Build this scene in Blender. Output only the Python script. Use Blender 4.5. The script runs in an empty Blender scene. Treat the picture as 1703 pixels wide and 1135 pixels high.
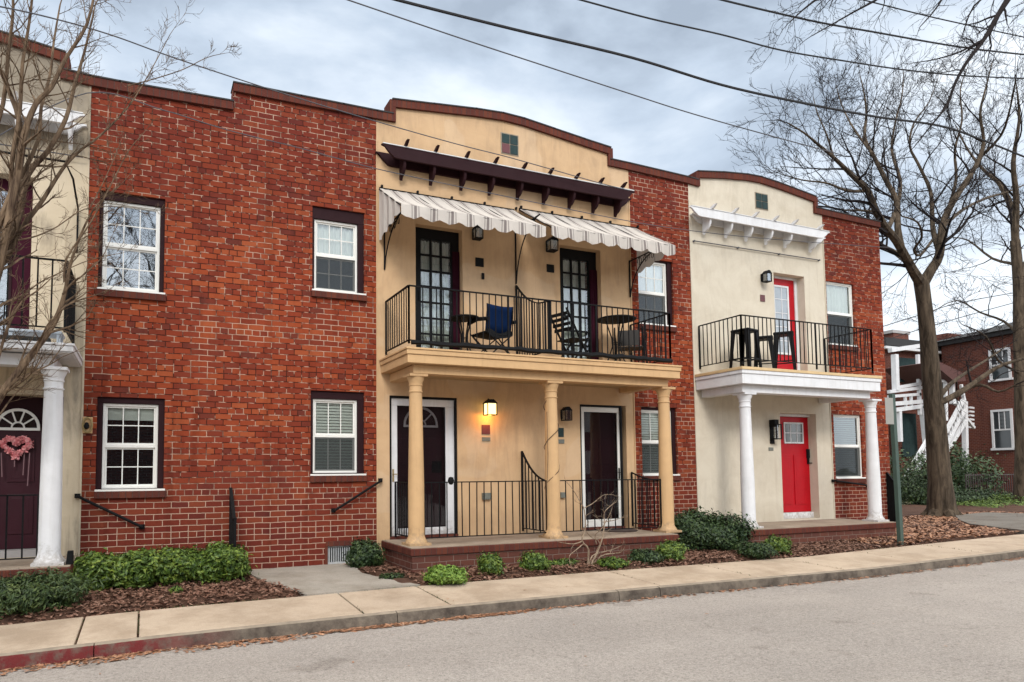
import bpy, math, random
from mathutils import Vector, Matrix
random.seed(11)
R = math.radians
scene = bpy.context.scene
col = scene.collection
# ------------------------------------------------------------------ camera
YAW, PITCH, ROLL = R(23.23), R(3.51), R(-0.42)
FPX, PCX, PCY = 1140.96, 732.06, 715.48
CD, CZ = 10.2576, 0.9586
def cam_axes():
    f = Vector((math.sin(YAW)*math.cos(PITCH), math.cos(YAW)*math.cos(PITCH), math.sin(PITCH)))
    r = Vector((math.cos(YAW), -math.sin(YAW), 0)); u = r.cross(f)
    c, s = math.cos(ROLL), math.sin(ROLL)
    return (c*r+s*u), (-s*r+c*u), f
AR, AU, AF = cam_axes()
CAM = Vector((0, -CD, CZ))
def P(px, py, Y=0.0):                       # measured photo point lying on the vertical plane y = Y
    d = AF*FPX + AR*(px-PCX) - AU*(py-PCY)
    return CAM + d*((Y+CD)/d.y)
def G(px, py, z):                           # measured photo point lying on the level z
    d = AF*FPX + AR*(px-PCX) - AU*(py-PCY)
    return CAM + d*((z-CZ)/d.z)
cd = bpy.data.cameras.new('camera'); cam = bpy.data.objects.new('camera', cd); col.objects.link(cam)
cam.matrix_world = Matrix(((AR.x, AU.x, -AF.x, 0), (AR.y, AU.y, -AF.y, -CD), (AR.z, AU.z, -AF.z, CZ), (0, 0, 0, 1)))
cd.sensor_width = 36; cd.lens = 36*FPX/1703
cd.shift_x = (851.5-PCX)/1703; cd.shift_y = (PCY-567.5)/1703
cd.clip_start = .05; cd.clip_end = 2000
scene.camera = cam
scene.render.resolution_x = 1024; scene.render.resolution_y = 682
scene.view_settings.view_transform = 'Standard'; scene.view_settings.look = 'None'
scene.view_settings.exposure = .68; scene.view_settings.gamma = 1

# ------------------------------------------------------------------ materials
class NT:
    def __init__(s, name):
        s.m = bpy.data.materials.new(name); s.m.use_nodes = True
        s.t = s.m.node_tree; s.t.nodes.clear()
        s.out = s.n('ShaderNodeOutputMaterial')
    def n(s, typ, **kw):
        nd = s.t.nodes.new(typ)
        for k, v in kw.items():
            if k[0] == '_': setattr(nd, k[1:], v)
        return nd
    def l(s, a, b): s.t.links.new(a, b)
    def inp(s, sock, v):
        if isinstance(v, bpy.types.NodeSocket): s.l(v, sock)
        elif v is not None: sock.default_value = v
    def math(s, op, a, b=None, c=None):
        nd = s.n('ShaderNodeMath', _operation=op)
        s.inp(nd.inputs[0], a)
        if b is not None: s.inp(nd.inputs[1], b)
        if c is not None: s.inp(nd.inputs[2], c)
        return nd.outputs[0]
    def mix(s, f, a, b, blend='MIX'):
        nd = s.n('ShaderNodeMix', _data_type='RGBA', _blend_type=blend)
        s.inp(nd.inputs[0], f); s.inp(nd.inputs[6], a); s.inp(nd.inputs[7], b)
        return nd.outputs[2]
    def pos(s, kind='Object'): return s.n('ShaderNodeTexCoord').outputs[kind]
    def noise(s, vec, sc, det=4, rough=.55, dist=0):
        nd = s.n('ShaderNodeTexNoise'); s.l(vec, nd.inputs['Vector'])
        nd.inputs['Scale'].default_value = sc; nd.inputs['Detail'].default_value = det
        nd.inputs['Roughness'].default_value = rough; nd.inputs['Distortion'].default_value = dist
        return nd.outputs['Fac']
    def ramp(s, f, stops, interp='LINEAR'):
        nd = s.n('ShaderNodeValToRGB'); s.l(f, nd.inputs[0]); cr = nd.color_ramp; cr.interpolation = interp
        while len(cr.elements) > len(stops): cr.elements.remove(cr.elements[-1])
        while len(cr.elements) < len(stops): cr.elements.new(.5)
        for e, (p, c) in zip(cr.elements, stops):
            e.position = p; e.color = (c, c, c, 1) if isinstance(c, (int, float)) else (*c, 1)
        return nd.outputs[0]
    def scale(s, vec, sc):
        nd = s.n('ShaderNodeMapping'); s.l(vec, nd.inputs[0]); nd.inputs['Scale'].default_value = sc; return nd.outputs[0]
    def bump(s, h, st=.5, dist=.01, prev=None):
        nd = s.n('ShaderNodeBump'); s.l(h, nd.inputs['Height']); nd.inputs['Strength'].default_value = st
        nd.inputs['Distance'].default_value = dist
        if prev is not None: s.l(prev, nd.inputs['Normal'])
        return nd.outputs[0]
    def bsdf(s, colr, rough=.8, nrm=None, metal=0, spec=.5, coat=0, emis=None, est=0, trans=None):
        b = s.n('ShaderNodeBsdfPrincipled')
        s.inp(b.inputs['Base Color'], (*colr, 1) if isinstance(colr, tuple) and len(colr) == 3 else colr)
        s.inp(b.inputs['Roughness'], rough); b.inputs['Metallic'].default_value = metal
        b.inputs['Specular IOR Level'].default_value = spec; b.inputs['Coat Weight'].default_value = coat
        if nrm is not None: s.l(nrm, b.inputs['Normal'])
        if emis: b.inputs['Emission Color'].default_value = (*emis, 1); b.inputs['Emission Strength'].default_value = est
        s.l(b.outputs[0], s.out.inputs[0]); return b
def sep(t, vec):
    nd = t.n('ShaderNodeSeparateXYZ'); t.l(vec, nd.inputs[0]); return nd.outputs
def comb(t, x, y, z=0.0):
    nd = t.n('ShaderNodeCombineXYZ'); t.inp(nd.inputs[0], x); t.inp(nd.inputs[1], y); t.inp(nd.inputs[2], z); return nd.outputs[0]
def c4(c): return (*c, 1)

def brick_mat(name, tone=1.0, mode='wall'):
    t = NT(name); g = t.n('ShaderNodeNewGeometry').outputs['Position']
    x, y, z = sep(t, g)[:3]
    wob = t.math('MULTIPLY', t.math('SUBTRACT', t.noise(g, 5, 2), .5), .018)
    wob2 = t.math('MULTIPLY', t.math('SUBTRACT', t.noise(g, 16, 2), .5), .010)
    u = t.math('ADD', t.math('ADD', x, y), wob2); v = t.math('ADD', t.math('ADD', z, 2.0), wob)
    if mode == 'wall': BW, RH = .225, .083
    elif mode == 'soldier': BW, RH = .083, 10.0
    else: BW, RH = .22, .085
    def bt(w):
        b = t.n('ShaderNodeTexBrick'); t.l(comb(t, u, v), b.inputs['Vector'])
        b.inputs['Scale'].default_value = 1; b.inputs['Brick Width'].default_value = w; b.inputs['Row Height'].default_value = RH
        b.inputs['Mortar Size'].default_value = .0066; b.inputs['Mortar Smooth'].default_value = .35
        b.inputs['Color1'].default_value = (0, 0, 0, 1); b.inputs['Color2'].default_value = (1, 1, 1, 1); b.inputs['Mortar'].default_value = (.5, .5, .5, 1)
        return b
    b1 = bt(BW)
    if mode == 'wall':
        b2 = bt(BW/2)
        row = t.math('FLOOR', t.math('DIVIDE', v, RH))
        head = t.math('LESS_THAN', t.math('MODULO', t.math('ADD', row, 3.0), 7.0), .5)
        cid = t.mix(head, b1.outputs['Color'], b2.outputs['Color'])
        mort = t.n('ShaderNodeMix'); t.l(head, mort.inputs[0]); t.l(b1.outputs['Fac'], mort.inputs[2]); t.l(b2.outputs['Fac'], mort.inputs[3]); mort = mort.outputs[0]
    else: cid, mort = b1.outputs['Color'], b1.outputs['Fac']
    big = t.noise(g, .9, 4, .6)
    idn = t.math('ADD', t.math('MULTIPLY', cid, .80), t.math('MULTIPLY', t.noise(g, 3.2, 3), .28))
    k = tone
    bc = t.ramp(idn, [(0.0, (.085*k, .024*k, .020*k)), (.12, (.125*k, .028*k, .021*k)), (.20, (.20*k, .034*k, .018*k)), (.5, (.262*k, .042*k, .018*k)),
                      (.75, (.325*k, .060*k, .021*k)), (1.0, (.40*k, .098*k, .037*k))])
    bc = t.mix(.16, bc, (.15*k, .068*k, .046*k, 1))
    # weathering: darker maroon band under the parapet, darker engineering bricks at the foot
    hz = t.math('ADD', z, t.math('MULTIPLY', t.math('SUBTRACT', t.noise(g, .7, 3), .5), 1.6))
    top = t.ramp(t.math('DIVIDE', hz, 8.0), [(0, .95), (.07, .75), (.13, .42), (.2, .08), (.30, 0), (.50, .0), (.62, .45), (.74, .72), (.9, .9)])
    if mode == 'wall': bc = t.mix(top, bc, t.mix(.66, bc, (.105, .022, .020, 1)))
    fine = t.noise(g, 45, 3)
    bc = t.mix(t.math('MULTIPLY', fine, .5), bc, t.mix(1, bc, (.45, .42, .42, 1), 'MULTIPLY'))
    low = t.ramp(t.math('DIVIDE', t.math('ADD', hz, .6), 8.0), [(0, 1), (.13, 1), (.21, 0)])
    mmask = t.ramp(t.noise(g, .85, 5, .65), [(.53, 0), (.60, 1)])
    jm = t.ramp(t.noise(g, 7.5, 3, .5), [(.50, .0), (.58, .9)])
    lightm = t.math('MAXIMUM', t.math('MAXIMUM', low, mmask), jm)
    edge = t.n('ShaderNodeTexNoise'); t.l(g, edge.inputs['Vector']); edge.inputs['Scale'].default_value = 3.3; edge.inputs['Detail'].default_value = 2
    if mode == 'far': bc = t.mix(.62, bc, (.125, .058, .046, 1))
    mc = t.mix(lightm, (.050, .016, .012, 1), (.44, .29, .215, 1))
    drip = t.ramp(t.noise(t.scale(g, (3.2, 3.2, .22)), 1.6, 4, .6), [(.52, 0), (.68, .42)])
    bc = t.mix(drip, bc, t.mix(1, bc, (.42, .36, .36, 1), 'MULTIPLY'))
    if mode == 'far': mc = (.20, .13, .11, 1)
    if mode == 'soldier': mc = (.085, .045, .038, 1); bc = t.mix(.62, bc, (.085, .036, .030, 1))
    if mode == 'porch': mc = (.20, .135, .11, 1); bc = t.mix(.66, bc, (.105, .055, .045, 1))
    colr = t.mix(mort, bc, mc)
    h = t.math('ADD', t.math('MULTIPLY', t.math('SUBTRACT', 1.0, mort), 1.0), t.math('MULTIPLY', t.noise(g, 60, 4), .35))
    h = t.math('ADD', h, t.math('MULTIPLY', cid, .35))
    t.bsdf(colr, .92, t.bump(h, .9, .009), spec=.06)
    return t.m
def stucco_mat(name, c, dirt=(.25, .20, .15), amt=.35, low=.5, upk=.45):
    t = NT(name); g = t.n('ShaderNodeNewGeometry').outputs['Position']
    z = sep(t, g)[2]
    n1 = t.noise(g, .8, 5, .6, .6); n2 = t.noise(t.scale(g, (3.1, 3.1, .55)), 1.5, 5, .65, 1.6)
    st = t.ramp(t.math('MULTIPLY', n1, n2), [(.25, 0), (.42, amt)])
    up = t.ramp(t.math('DIVIDE', t.math('SUBTRACT', z, 5.2), 2.0), [(0, 0), (.6, upk*.9), (1, upk)])
    if upk > 1: up = t.ramp(t.math('DIVIDE', t.math('SUBTRACT', t.math('ADD', z, t.math('MULTIPLY', n1, 1.2)), 5.3), 1.4), [(0, 0), (.6, 1.3), (1, 2.0)])
    ft = t.ramp(t.math('ADD', z, t.math('MULTIPLY', n1, .7)), [(.0, low), (.75, 0)])
    f = t.math('MINIMUM', t.math('ADD', t.math('ADD', st, t.math('MULTIPLY', up, t.noise(g, 2.2, 4))), t.math('MULTIPLY', ft, n2)), 1.0)
    colr = t.mix(f, c4(c), t.mix(.72, c4(c), c4(dirt)))
    mot = t.ramp(t.noise(g, 1.7, 7, .68, .8), [(.40, 0), (.66, .34)]); colr = t.mix(mot, colr, t.mix(1, colr, (.70, .64, .58, 1), 'MULTIPLY'))
    dr = t.ramp(t.noise(t.scale(g, (6.5, 6.5, .35)), 1.3, 3, .6, .3), [(.60, 0), (.72, .30)]); colr = t.mix(dr, colr, t.mix(1, colr, (.66, .60, .54, 1), 'MULTIPLY'))
    pat = t.ramp(t.noise(g, .9, 2, .5), [(.56, 0), (.575, .16)]); colr = t.mix(pat, colr, t.mix(.5, colr, (.72, .66, .56, 1)))
    colr = t.mix(t.math('MULTIPLY', t.noise(g, 30, 3), .12), colr, (.3, .25, .2, 1))
    t.bsdf(colr, .92, t.bump(t.noise(g, 9, 5, .6), .25, .02, t.bump(t.noise(g, 90, 3), .35, .004)), spec=.2)
    return t.m
def paint(name, c, rough=.45, var=.12, bumpst=.1, sc=6, dark=.55, spec=.4, metal=0, grime=False):
    t = NT(name); g = t.n('ShaderNodeNewGeometry').outputs['Position']
    f = t.ramp(t.noise(g, sc, 5, .65), [(.35, 0), (.75, 1)])
    colr = t.mix(t.math('MULTIPLY', f, var), c4(c), c4(tuple(v*dark for v in c)))
    if grime:
        gz_ = sep(t, g)[2]; gn = t.noise(g, 16, 5, .7)
        gm_ = t.ramp(t.math('SUBTRACT', t.math('MULTIPLY', gn, .9), t.math('MULTIPLY', gz_, 1.1)), [(.33, 0), (.54, .5)])
        chip = t.ramp(t.noise(g, 34, 3, .7), [(.70, 0), (.73, .5)])
        rn = t.ramp(t.noise(t.scale(g, (14, 14, .8)), 1.2, 4, .6), [(.50, 0), (.72, .30)])
        colr = t.mix(gm_, colr, (.20, .155, .11, 1)); colr = t.mix(rn, colr, t.mix(1, colr, (.66, .62, .56, 1), 'MULTIPLY')); colr = t.mix(chip, colr, t.mix(1, colr, (.62, .58, .52, 1), 'MULTIPLY'))
    t.bsdf(colr, t.math('ADD', t.math('MULTIPLY', t.noise(g, 14, 3), .2), rough-.1), t.bump(t.noise(g, 40, 4), bumpst, .004), spec=spec, metal=metal)
    return t.m
def glass_mat(name, tint=(.90, .94, .92), refl=.5, base=(.02, .025, .03), clear=.88, ripple=.06):
    t = NT(name); g = t.n('ShaderNodeNewGeometry').outputs['Position']
    nm = t.bump(t.noise(g, 1.7, 2), ripple, .05)
    gl = t.n('ShaderNodeBsdfGlossy'); gl.inputs['Color'].default_value = (.9, .95, 1, 1); gl.inputs['Roughness'].default_value = .02; t.l(nm, gl.inputs['Normal'])
    tr = t.n('ShaderNodeBsdfTransparent'); tr.inputs['Color'].default_value = (*tint, 1)
    df = t.n('ShaderNodeBsdfDiffuse'); df.inputs['Color'].default_value = (*base, 1)
    m1 = t.n('ShaderNodeMixShader'); m1.inputs[0].default_value = clear; t.l(df.outputs[0], m1.inputs[1]); t.l(tr.outputs[0], m1.inputs[2])
    fr = t.n('ShaderNodeFresnel'); fr.inputs[0].default_value = 1.5
    fac = t.math('MINIMUM', t.math('ADD', t.math('MULTIPLY', fr.outputs[0], 1.3), refl), 1.0)
    m2 = t.n('ShaderNodeMixShader'); t.l(fac, m2.inputs[0]); t.l(m1.outputs[0], m2.inputs[1]); t.l(gl.outputs[0], m2.inputs[2])
    t.l(m2.outputs[0], t.out.inputs[0]); return t.m
def leaf_mat(name, a, b, c, sc=14):
    t = NT(name); g = t.n('ShaderNodeNewGeometry').outputs['Position']
    colr = t.ramp(t.noise(g, sc, 3, .7), [(.3, a), (.5, b), (.72, c)])
    bs = t.bsdf(colr, .5, None, spec=.35)
    return t.m
def bark_mat(name, a, b, sc=10):
    t = NT(name); g = t.n('ShaderNodeNewGeometry').outputs['Position']
    f = t.noise(t.scale(g, (1, 1, .18)), sc, 5, .65, .5)
    colr = t.mix(t.ramp(f, [(.35, 0), (.65, 1)]), c4(a), c4(b))
    t.bsdf(colr, .92, t.bump(f, .9, .03), spec=.15); return t.m
def emit(name, c, s):
    t = NT(name); e = t.n('ShaderNodeEmission'); e.inputs[0].default_value = c4(c); e.inputs[1].default_value = s; t.l(e.outputs[0], t.out.inputs[0]); return t.m

M = {}
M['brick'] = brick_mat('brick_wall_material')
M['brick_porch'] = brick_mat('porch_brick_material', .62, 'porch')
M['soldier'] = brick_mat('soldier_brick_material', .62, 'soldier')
M['cream'] = stucco_mat('cream_stucco', (.59, .395, .225), (.26, .175, .11), .42, .5, .55)
M['white_st'] = stucco_mat('offwhite_stucco', (.61, .55, .445), (.30, .25, .185), .30, .7)
M['grey_st'] = stucco_mat('aged_stucco', (.56, .47, .34), (.10, .088, .075), .9, .7, 1.5)
M['cream_trim'] = paint('cream_paint', (.55, .352, .18), .6, .40, .2, 4, .68, spec=.2, grime=True)
M['white_trim'] = paint('white_paint', (.67, .67, .68), .6, .38, .2, 5, .70, spec=.2, grime=True)
M['white_vinyl'] = paint('white_vinyl', (.72, .71, .67), .4, .12, .05, 5, .8)
M['plum'] = paint('plum_paint', (.022, .0058, .0078), .65, .4, .15, 5, .5, spec=.15)
M['plum_door'] = paint('plum_door_paint', (.030, .005, .010), .4, .3, .05, 4, .6, spec=.25)
M['purple'] = paint('purple_reveal_paint', (.045, .009, .019), .7, .4, .1, 8, .4, spec=.05)
M['red_door'] = paint('red_door_paint', (.42, .003, .010), .45, .45, .08, 3, .6, spec=.22)
M['black'] = paint('black_iron', (.005, .005, .0055), .6, .5, .2, 20, 2.2, spec=.12)
M['blackm'] = paint('black_furniture', (.0045, .0045, .005), .55, .3, .05, 10, 2.0, spec=.15)
M['brown_mtl'] = paint('brown_metal', (.035, .018, .018), .4, .3, .05, 9, 1.8)
M['blue'] = paint('blue_canvas', (.005, .017, .060), .9, .35, .05, 4, .55, spec=.05)
M['greymesh'] = paint('grey_sling', (.035, .031, .028), .8, .35, .3, 40, .6)
M['tan_wood'] = paint('tan_lumber', (.60, .43, .23), .7, .45, .25, 7, .6)
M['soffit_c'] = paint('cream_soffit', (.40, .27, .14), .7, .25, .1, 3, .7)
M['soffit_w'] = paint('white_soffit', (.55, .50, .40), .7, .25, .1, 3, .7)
M['slate'] = paint('slate_tile', (.022, .038, .038), .6, .6, .3, 9, 1.9, spec=.1)
M['redtile'] = paint('maroon_tile', (.10, .025, .028), .45, .4, .2, 9, 1.5)
M['plate'] = paint('grey_number_plate', (.16, .165, .14), .5, .6, .1, 30, .5)
M['brass'] = paint('aged_brass', (.35, .26, .12), .4, .4, .1, 20, .4, metal=.4)
M['grate'] = paint('grey_painted_grate', (.45, .47, .48), .6, .4, .2, 20, .5)
M['green_pole'] = paint('green_post_paint', (.045, .075, .06), .6, .4, .2, 8, .6)
M['sign_back'] = paint('aluminium_sign_back', (.30, .29, .26), .5, .3, .1, 8, .7, metal=.3)
M['glass'] = glass_mat('window_glass', refl=.09)
M['glass_refl'] = glass_mat('upper_window_glass', refl=.20)
M['glass_dark'] = glass_mat('storm_door_glass', tint=(.8, .76, .76), refl=.0, clear=.92)
M['lampglass'] = emit('lit_lamp_glass', (1, .72, .25), 2.2)
M['lampoff'] = glass_mat('unlit_lamp_glass', refl=.2, tint=(.8, .8, .75))
M['curtain'] = paint('white_curtain', (.80, .82, .76), .9, .3, .2, 12, .6)
M['blind'] = paint('blind_slats', (.88, .89, .82), .8, .2, .1, 9, .7)
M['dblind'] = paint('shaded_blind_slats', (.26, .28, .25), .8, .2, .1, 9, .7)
t = NT('insect_screen'); tr = t.n('ShaderNodeBsdfTransparent'); df = t.n('ShaderNodeBsdfDiffuse'); df.inputs[0].default_value = (.035, .04, .042, 1)
ms = t.n('ShaderNodeMixShader'); ms.inputs[0].default_value = .62; t.l(tr.outputs[0], ms.inputs[1]); t.l(df.outputs[0], ms.inputs[2]); t.l(ms.outputs[0], t.out.inputs[0]); M['screen'] = t.m
M['tar'] = paint('roof_tar', (.035, .034, .034), .9, .3, .3, 6, .6)
M['kerbtop'] = paint('kerb_concrete', (.30, .245, .185), .9, .8, .6, 5, .40)
M['pink1'] = leaf_mat('pink_petals', (.55, .12, .15), (.74, .28, .29), (.82, .52, .50), 26)
M['bark_big'] = bark_mat('oak_bark', (.026, .019, .013), (.11, .082, .057), 9)
M['bark_thin'] = paint('twig_bark', (.014, .011, .011), .9, .6, .3, 4, 2.0, spec=.1)
M['bark_myrtle'] = bark_mat('myrtle_bark', (.050, .031, .021), (.20, .138, .088), 14)
M['bark_pale'] = bark_mat('pale_shrub_bark', (.12, .078, .052), (.36, .275, .195), 20)
M['box'] = leaf_mat('boxwood_leaves', (.014, .034, .008), (.065, .115, .016), (.23, .29, .045), 13)
M['boxlight'] = leaf_mat('light_boxwood_leaves', (.045, .10, .015), (.13, .22, .03), (.26, .36, .07), 22)
M['box_dk'] = leaf_mat('dark_shrub_leaves', (.006, .015, .006), (.022, .046, .014), (.085, .125, .035), 12)
M['juniper'] = leaf_mat('juniper_leaves', (.010, .022, .008), (.034, .060, .016), (.12, .155, .045), 10)
M['farleaf'] = leaf_mat('far_shrub_leaves', (.012, .028, .010), (.035, .065, .022), (.10, .13, .05), 3)
M['chip'] = leaf_mat('bark_chips', (.055, .024, .014), (.16, .078, .052), (.36, .23, .17), 25)
M['leaf_dead'] = leaf_mat('dead_leaves', (.12, .045, .02), (.30, .145, .08), (.50, .31, .20), 28)
M['bloom'] = leaf_mat('white_blossom', (.45, .45, .42), (.62, .63, .60), (.75, .75, .72), 8)
M['greyplank'] = paint('grey_porch_paint', (.33, .31, .30), .8, .4, .2, 5, .7)
M['doormat'] = paint('dark_doormat', (.05, .035, .03), .95, .4, .5, 30, 1.6)
M['far_brick'] = brick_mat('far_brick_material', .62, 'far')
M['shingle'] = paint('roof_shingle', (.10, .045, .04), .9, .5, .4, 12, .5)
M['wire'] = paint('wire_sheath', (.012, .012, .014), .7, .2, .05, 5, 1.5)
M['thinwire'] = paint('grey_wire', (.07, .07, .08), .7, .2, .05, 5, 1.5)
M['silver'] = paint('white_flashing', (.60, .60, .60), .5, .3, .1, 10, .7)
M['bluemetal'] = paint('pale_blue_bench_paint', (.50, .56, .62), .6, .3, .1, 6, .7)
M['planter'] = paint('dark_cushion', (.02, .02, .018), .8, .3, .1, 6, 1.7)

def ground_mat(name, base, dark, sc=8, speck=.3, bst=.4, cracks=False):
    t = NT(name); g = t.n('ShaderNodeNewGeometry').outputs['Position']
    f = t.noise(g, sc*.1, 6, .62, .4); colr = t.mix(t.ramp(f, [(.3, 0), (.7, 1)]), c4(base), c4(dark))
    sp = t.ramp(t.noise(g, 85, 3, .7), [(.42, 0), (.62, 1)])
    colr = t.mix(t.math('MULTIPLY', sp, speck), colr, c4(tuple(min(1, v*1.9) for v in base)))
    sp2 = t.ramp(t.noise(g, 38, 3, .7), [(.35, 1), (.47, 0)])
    colr = t.mix(t.math('MULTIPLY', sp2, speck), colr, c4(tuple(v*.35 for v in dark)))
    lanes = t.ramp(t.noise(t.scale(g, (.12, 1, 1)), 1.1, 3, .5), [(.38, 0), (.66, 1)])
    if cracks:
        colr = t.mix(t.math('MULTIPLY', lanes, .28), colr, t.mix(1, colr, (.62, .60, .58, 1), 'MULTIPLY'))
        vo = t.n('ShaderNodeTexVoronoi', _feature='DISTANCE_TO_EDGE'); wv = t.n('ShaderNodeVectorMath', _operation='ADD')
        nn = t.n('ShaderNodeTexNoise'); t.l(g, nn.inputs['Vector']); nn.inputs['Scale'].default_value = 2.2; nn.inputs['Detail'].default_value = 5
        sc_ = t.n('ShaderNodeVectorMath', _operation='SCALE'); t.l(nn.outputs['Color'], sc_.inputs[0]); sc_.inputs[3].default_value = .9
        t.l(g, wv.inputs[0]); t.l(sc_.outputs[0], wv.inputs[1]); t.l(wv.outputs[0], vo.inputs['Vector']); vo.inputs['Scale'].default_value = .42
        ck = t.math('MULTIPLY', t.ramp(vo.outputs['Distance'], [(0, 1), (.004, .8), (.007, 0)]), t.ramp(t.noise(g, .5, 2), [(.5, 0), (.58, 1)]))
        colr = t.mix(t.math('MULTIPLY', ck, .22), colr, (.09, .08, .07, 1))
        spot = t.ramp(t.noise(g, 1.9, 2, .5), [(.66, 0), (.72, .35)]); colr = t.mix(spot, colr, t.mix(1, colr, (.55, .52, .50, 1), 'MULTIPLY'))
        grain = t.ramp(t.noise(g, 24, 5, .85), [(.36, 1), (.54, 0)]); colr = t.mix(t.math('MULTIPLY', grain, .60), colr, t.mix(1, colr, (.6, .58, .56, 1), 'MULTIPLY'))
    else:
        st_ = t.ramp(t.noise(g, 1.3, 6, .7), [(.44, 0), (.62, .65)]); colr = t.mix(st_, colr, t.mix(1, colr, (.64, .60, .56, 1), 'MULTIPLY'))
    t.bsdf(colr, .93, t.bump(t.noise(g, 110, 4, .7), bst, .01, t.bump(t.noise(g, 3, 4), .15, .05)), spec=.2); return t.m
M['asphalt'] = ground_mat('asphalt', (.350, .315, .285), (.265, .240, .220), 6, .40, .8, True)
M['concrete'] = ground_mat('sidewalk_concrete', (.455, .362, .272), (.375, .298, .225), 9, .12, .25)
M['padcon'] = ground_mat('pad_concrete', (.34, .305, .26), (.24, .22, .19), 8, .18, .3)
M['porchfloor'] = ground_mat('porch_floor', (.36, .29, .22), (.24, .19, .15), 12, .15, .2)
M['soil'] = ground_mat('mulch_ground', (.105, .055, .036), (.050, .026, .018), 30, .3, 1)
M['farground'] = ground_mat('far_ground', (.12, .10, .06), (.06, .07, .03), 5, .3, .6)
# painted red kerb, fading out along x
t = NT('kerb_paint'); g = t.n('ShaderNodeNewGeometry').outputs['Position']; gx = sep(t, g)[0]
f = t.math('MULTIPLY', t.ramp(t.math('ADD', t.math('MULTIPLY', gx, .4), .5), [(.50, 1), (.86, 0)]), t.ramp(t.noise(g, 7, 5, .7), [(.36, .1), (.56, 1)]))
conc = t.mix(t.ramp(t.noise(g, 4, 6, .7), [(.35, 0), (.65, 1)]), (.17, .14, .11, 1), (.055, .043, .035, 1))
t.bsdf(t.mix(f, conc, (.13, .022, .022, 1)), .9, t.bump(t.noise(g, 50, 4), .5, .012), spec=.2); M['kerbface'] = t.m
# awning canvas: off-white with paired grey stripes along x
t = NT('striped_canvas'); g = t.n('ShaderNodeNewGeometry').outputs['Position']; gx, gy, gz = sep(t, g)[:3]
ph = t.math('FRACT', t.math('DIVIDE', t.math('ADD', t.math('ADD', gx, t.math('MULTIPLY', gy, 0.0)), .02), .3))
s1 = t.ramp(ph, [(0, 1), (.07, 1), (.075, 0), (.15, 0), (.155, .75), (.20, .75), (.205, 0), (.79, 0), (.795, .75), (.85, .75), (.855, 0), (.93, 0), (.935, 1)], 'CONSTANT')
cl = t.mix(s1, (.60, .555, .505, 1), (.20, .17, .16, 1))
cl = t.mix(t.math('MULTIPLY', t.noise(g, 3, 5, .65), .35), cl, (.34, .31, .29, 1))
b = t.bsdf(cl, .85, t.bump(t.noise(g, 6, 3), .35, .04), spec=.15)
tl = t.n('ShaderNodeBsdfTranslucent'); t.l(cl, tl.inputs[0]); mx = t.n('ShaderNodeMixShader'); mx.inputs[0].default_value = .18
t.l(b.outputs[0], mx.inputs[1]); t.l(tl.outputs[0], mx.inputs[2]); t.l(mx.outputs[0], t.out.inputs[0]); M['canvas'] = t.m

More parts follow.
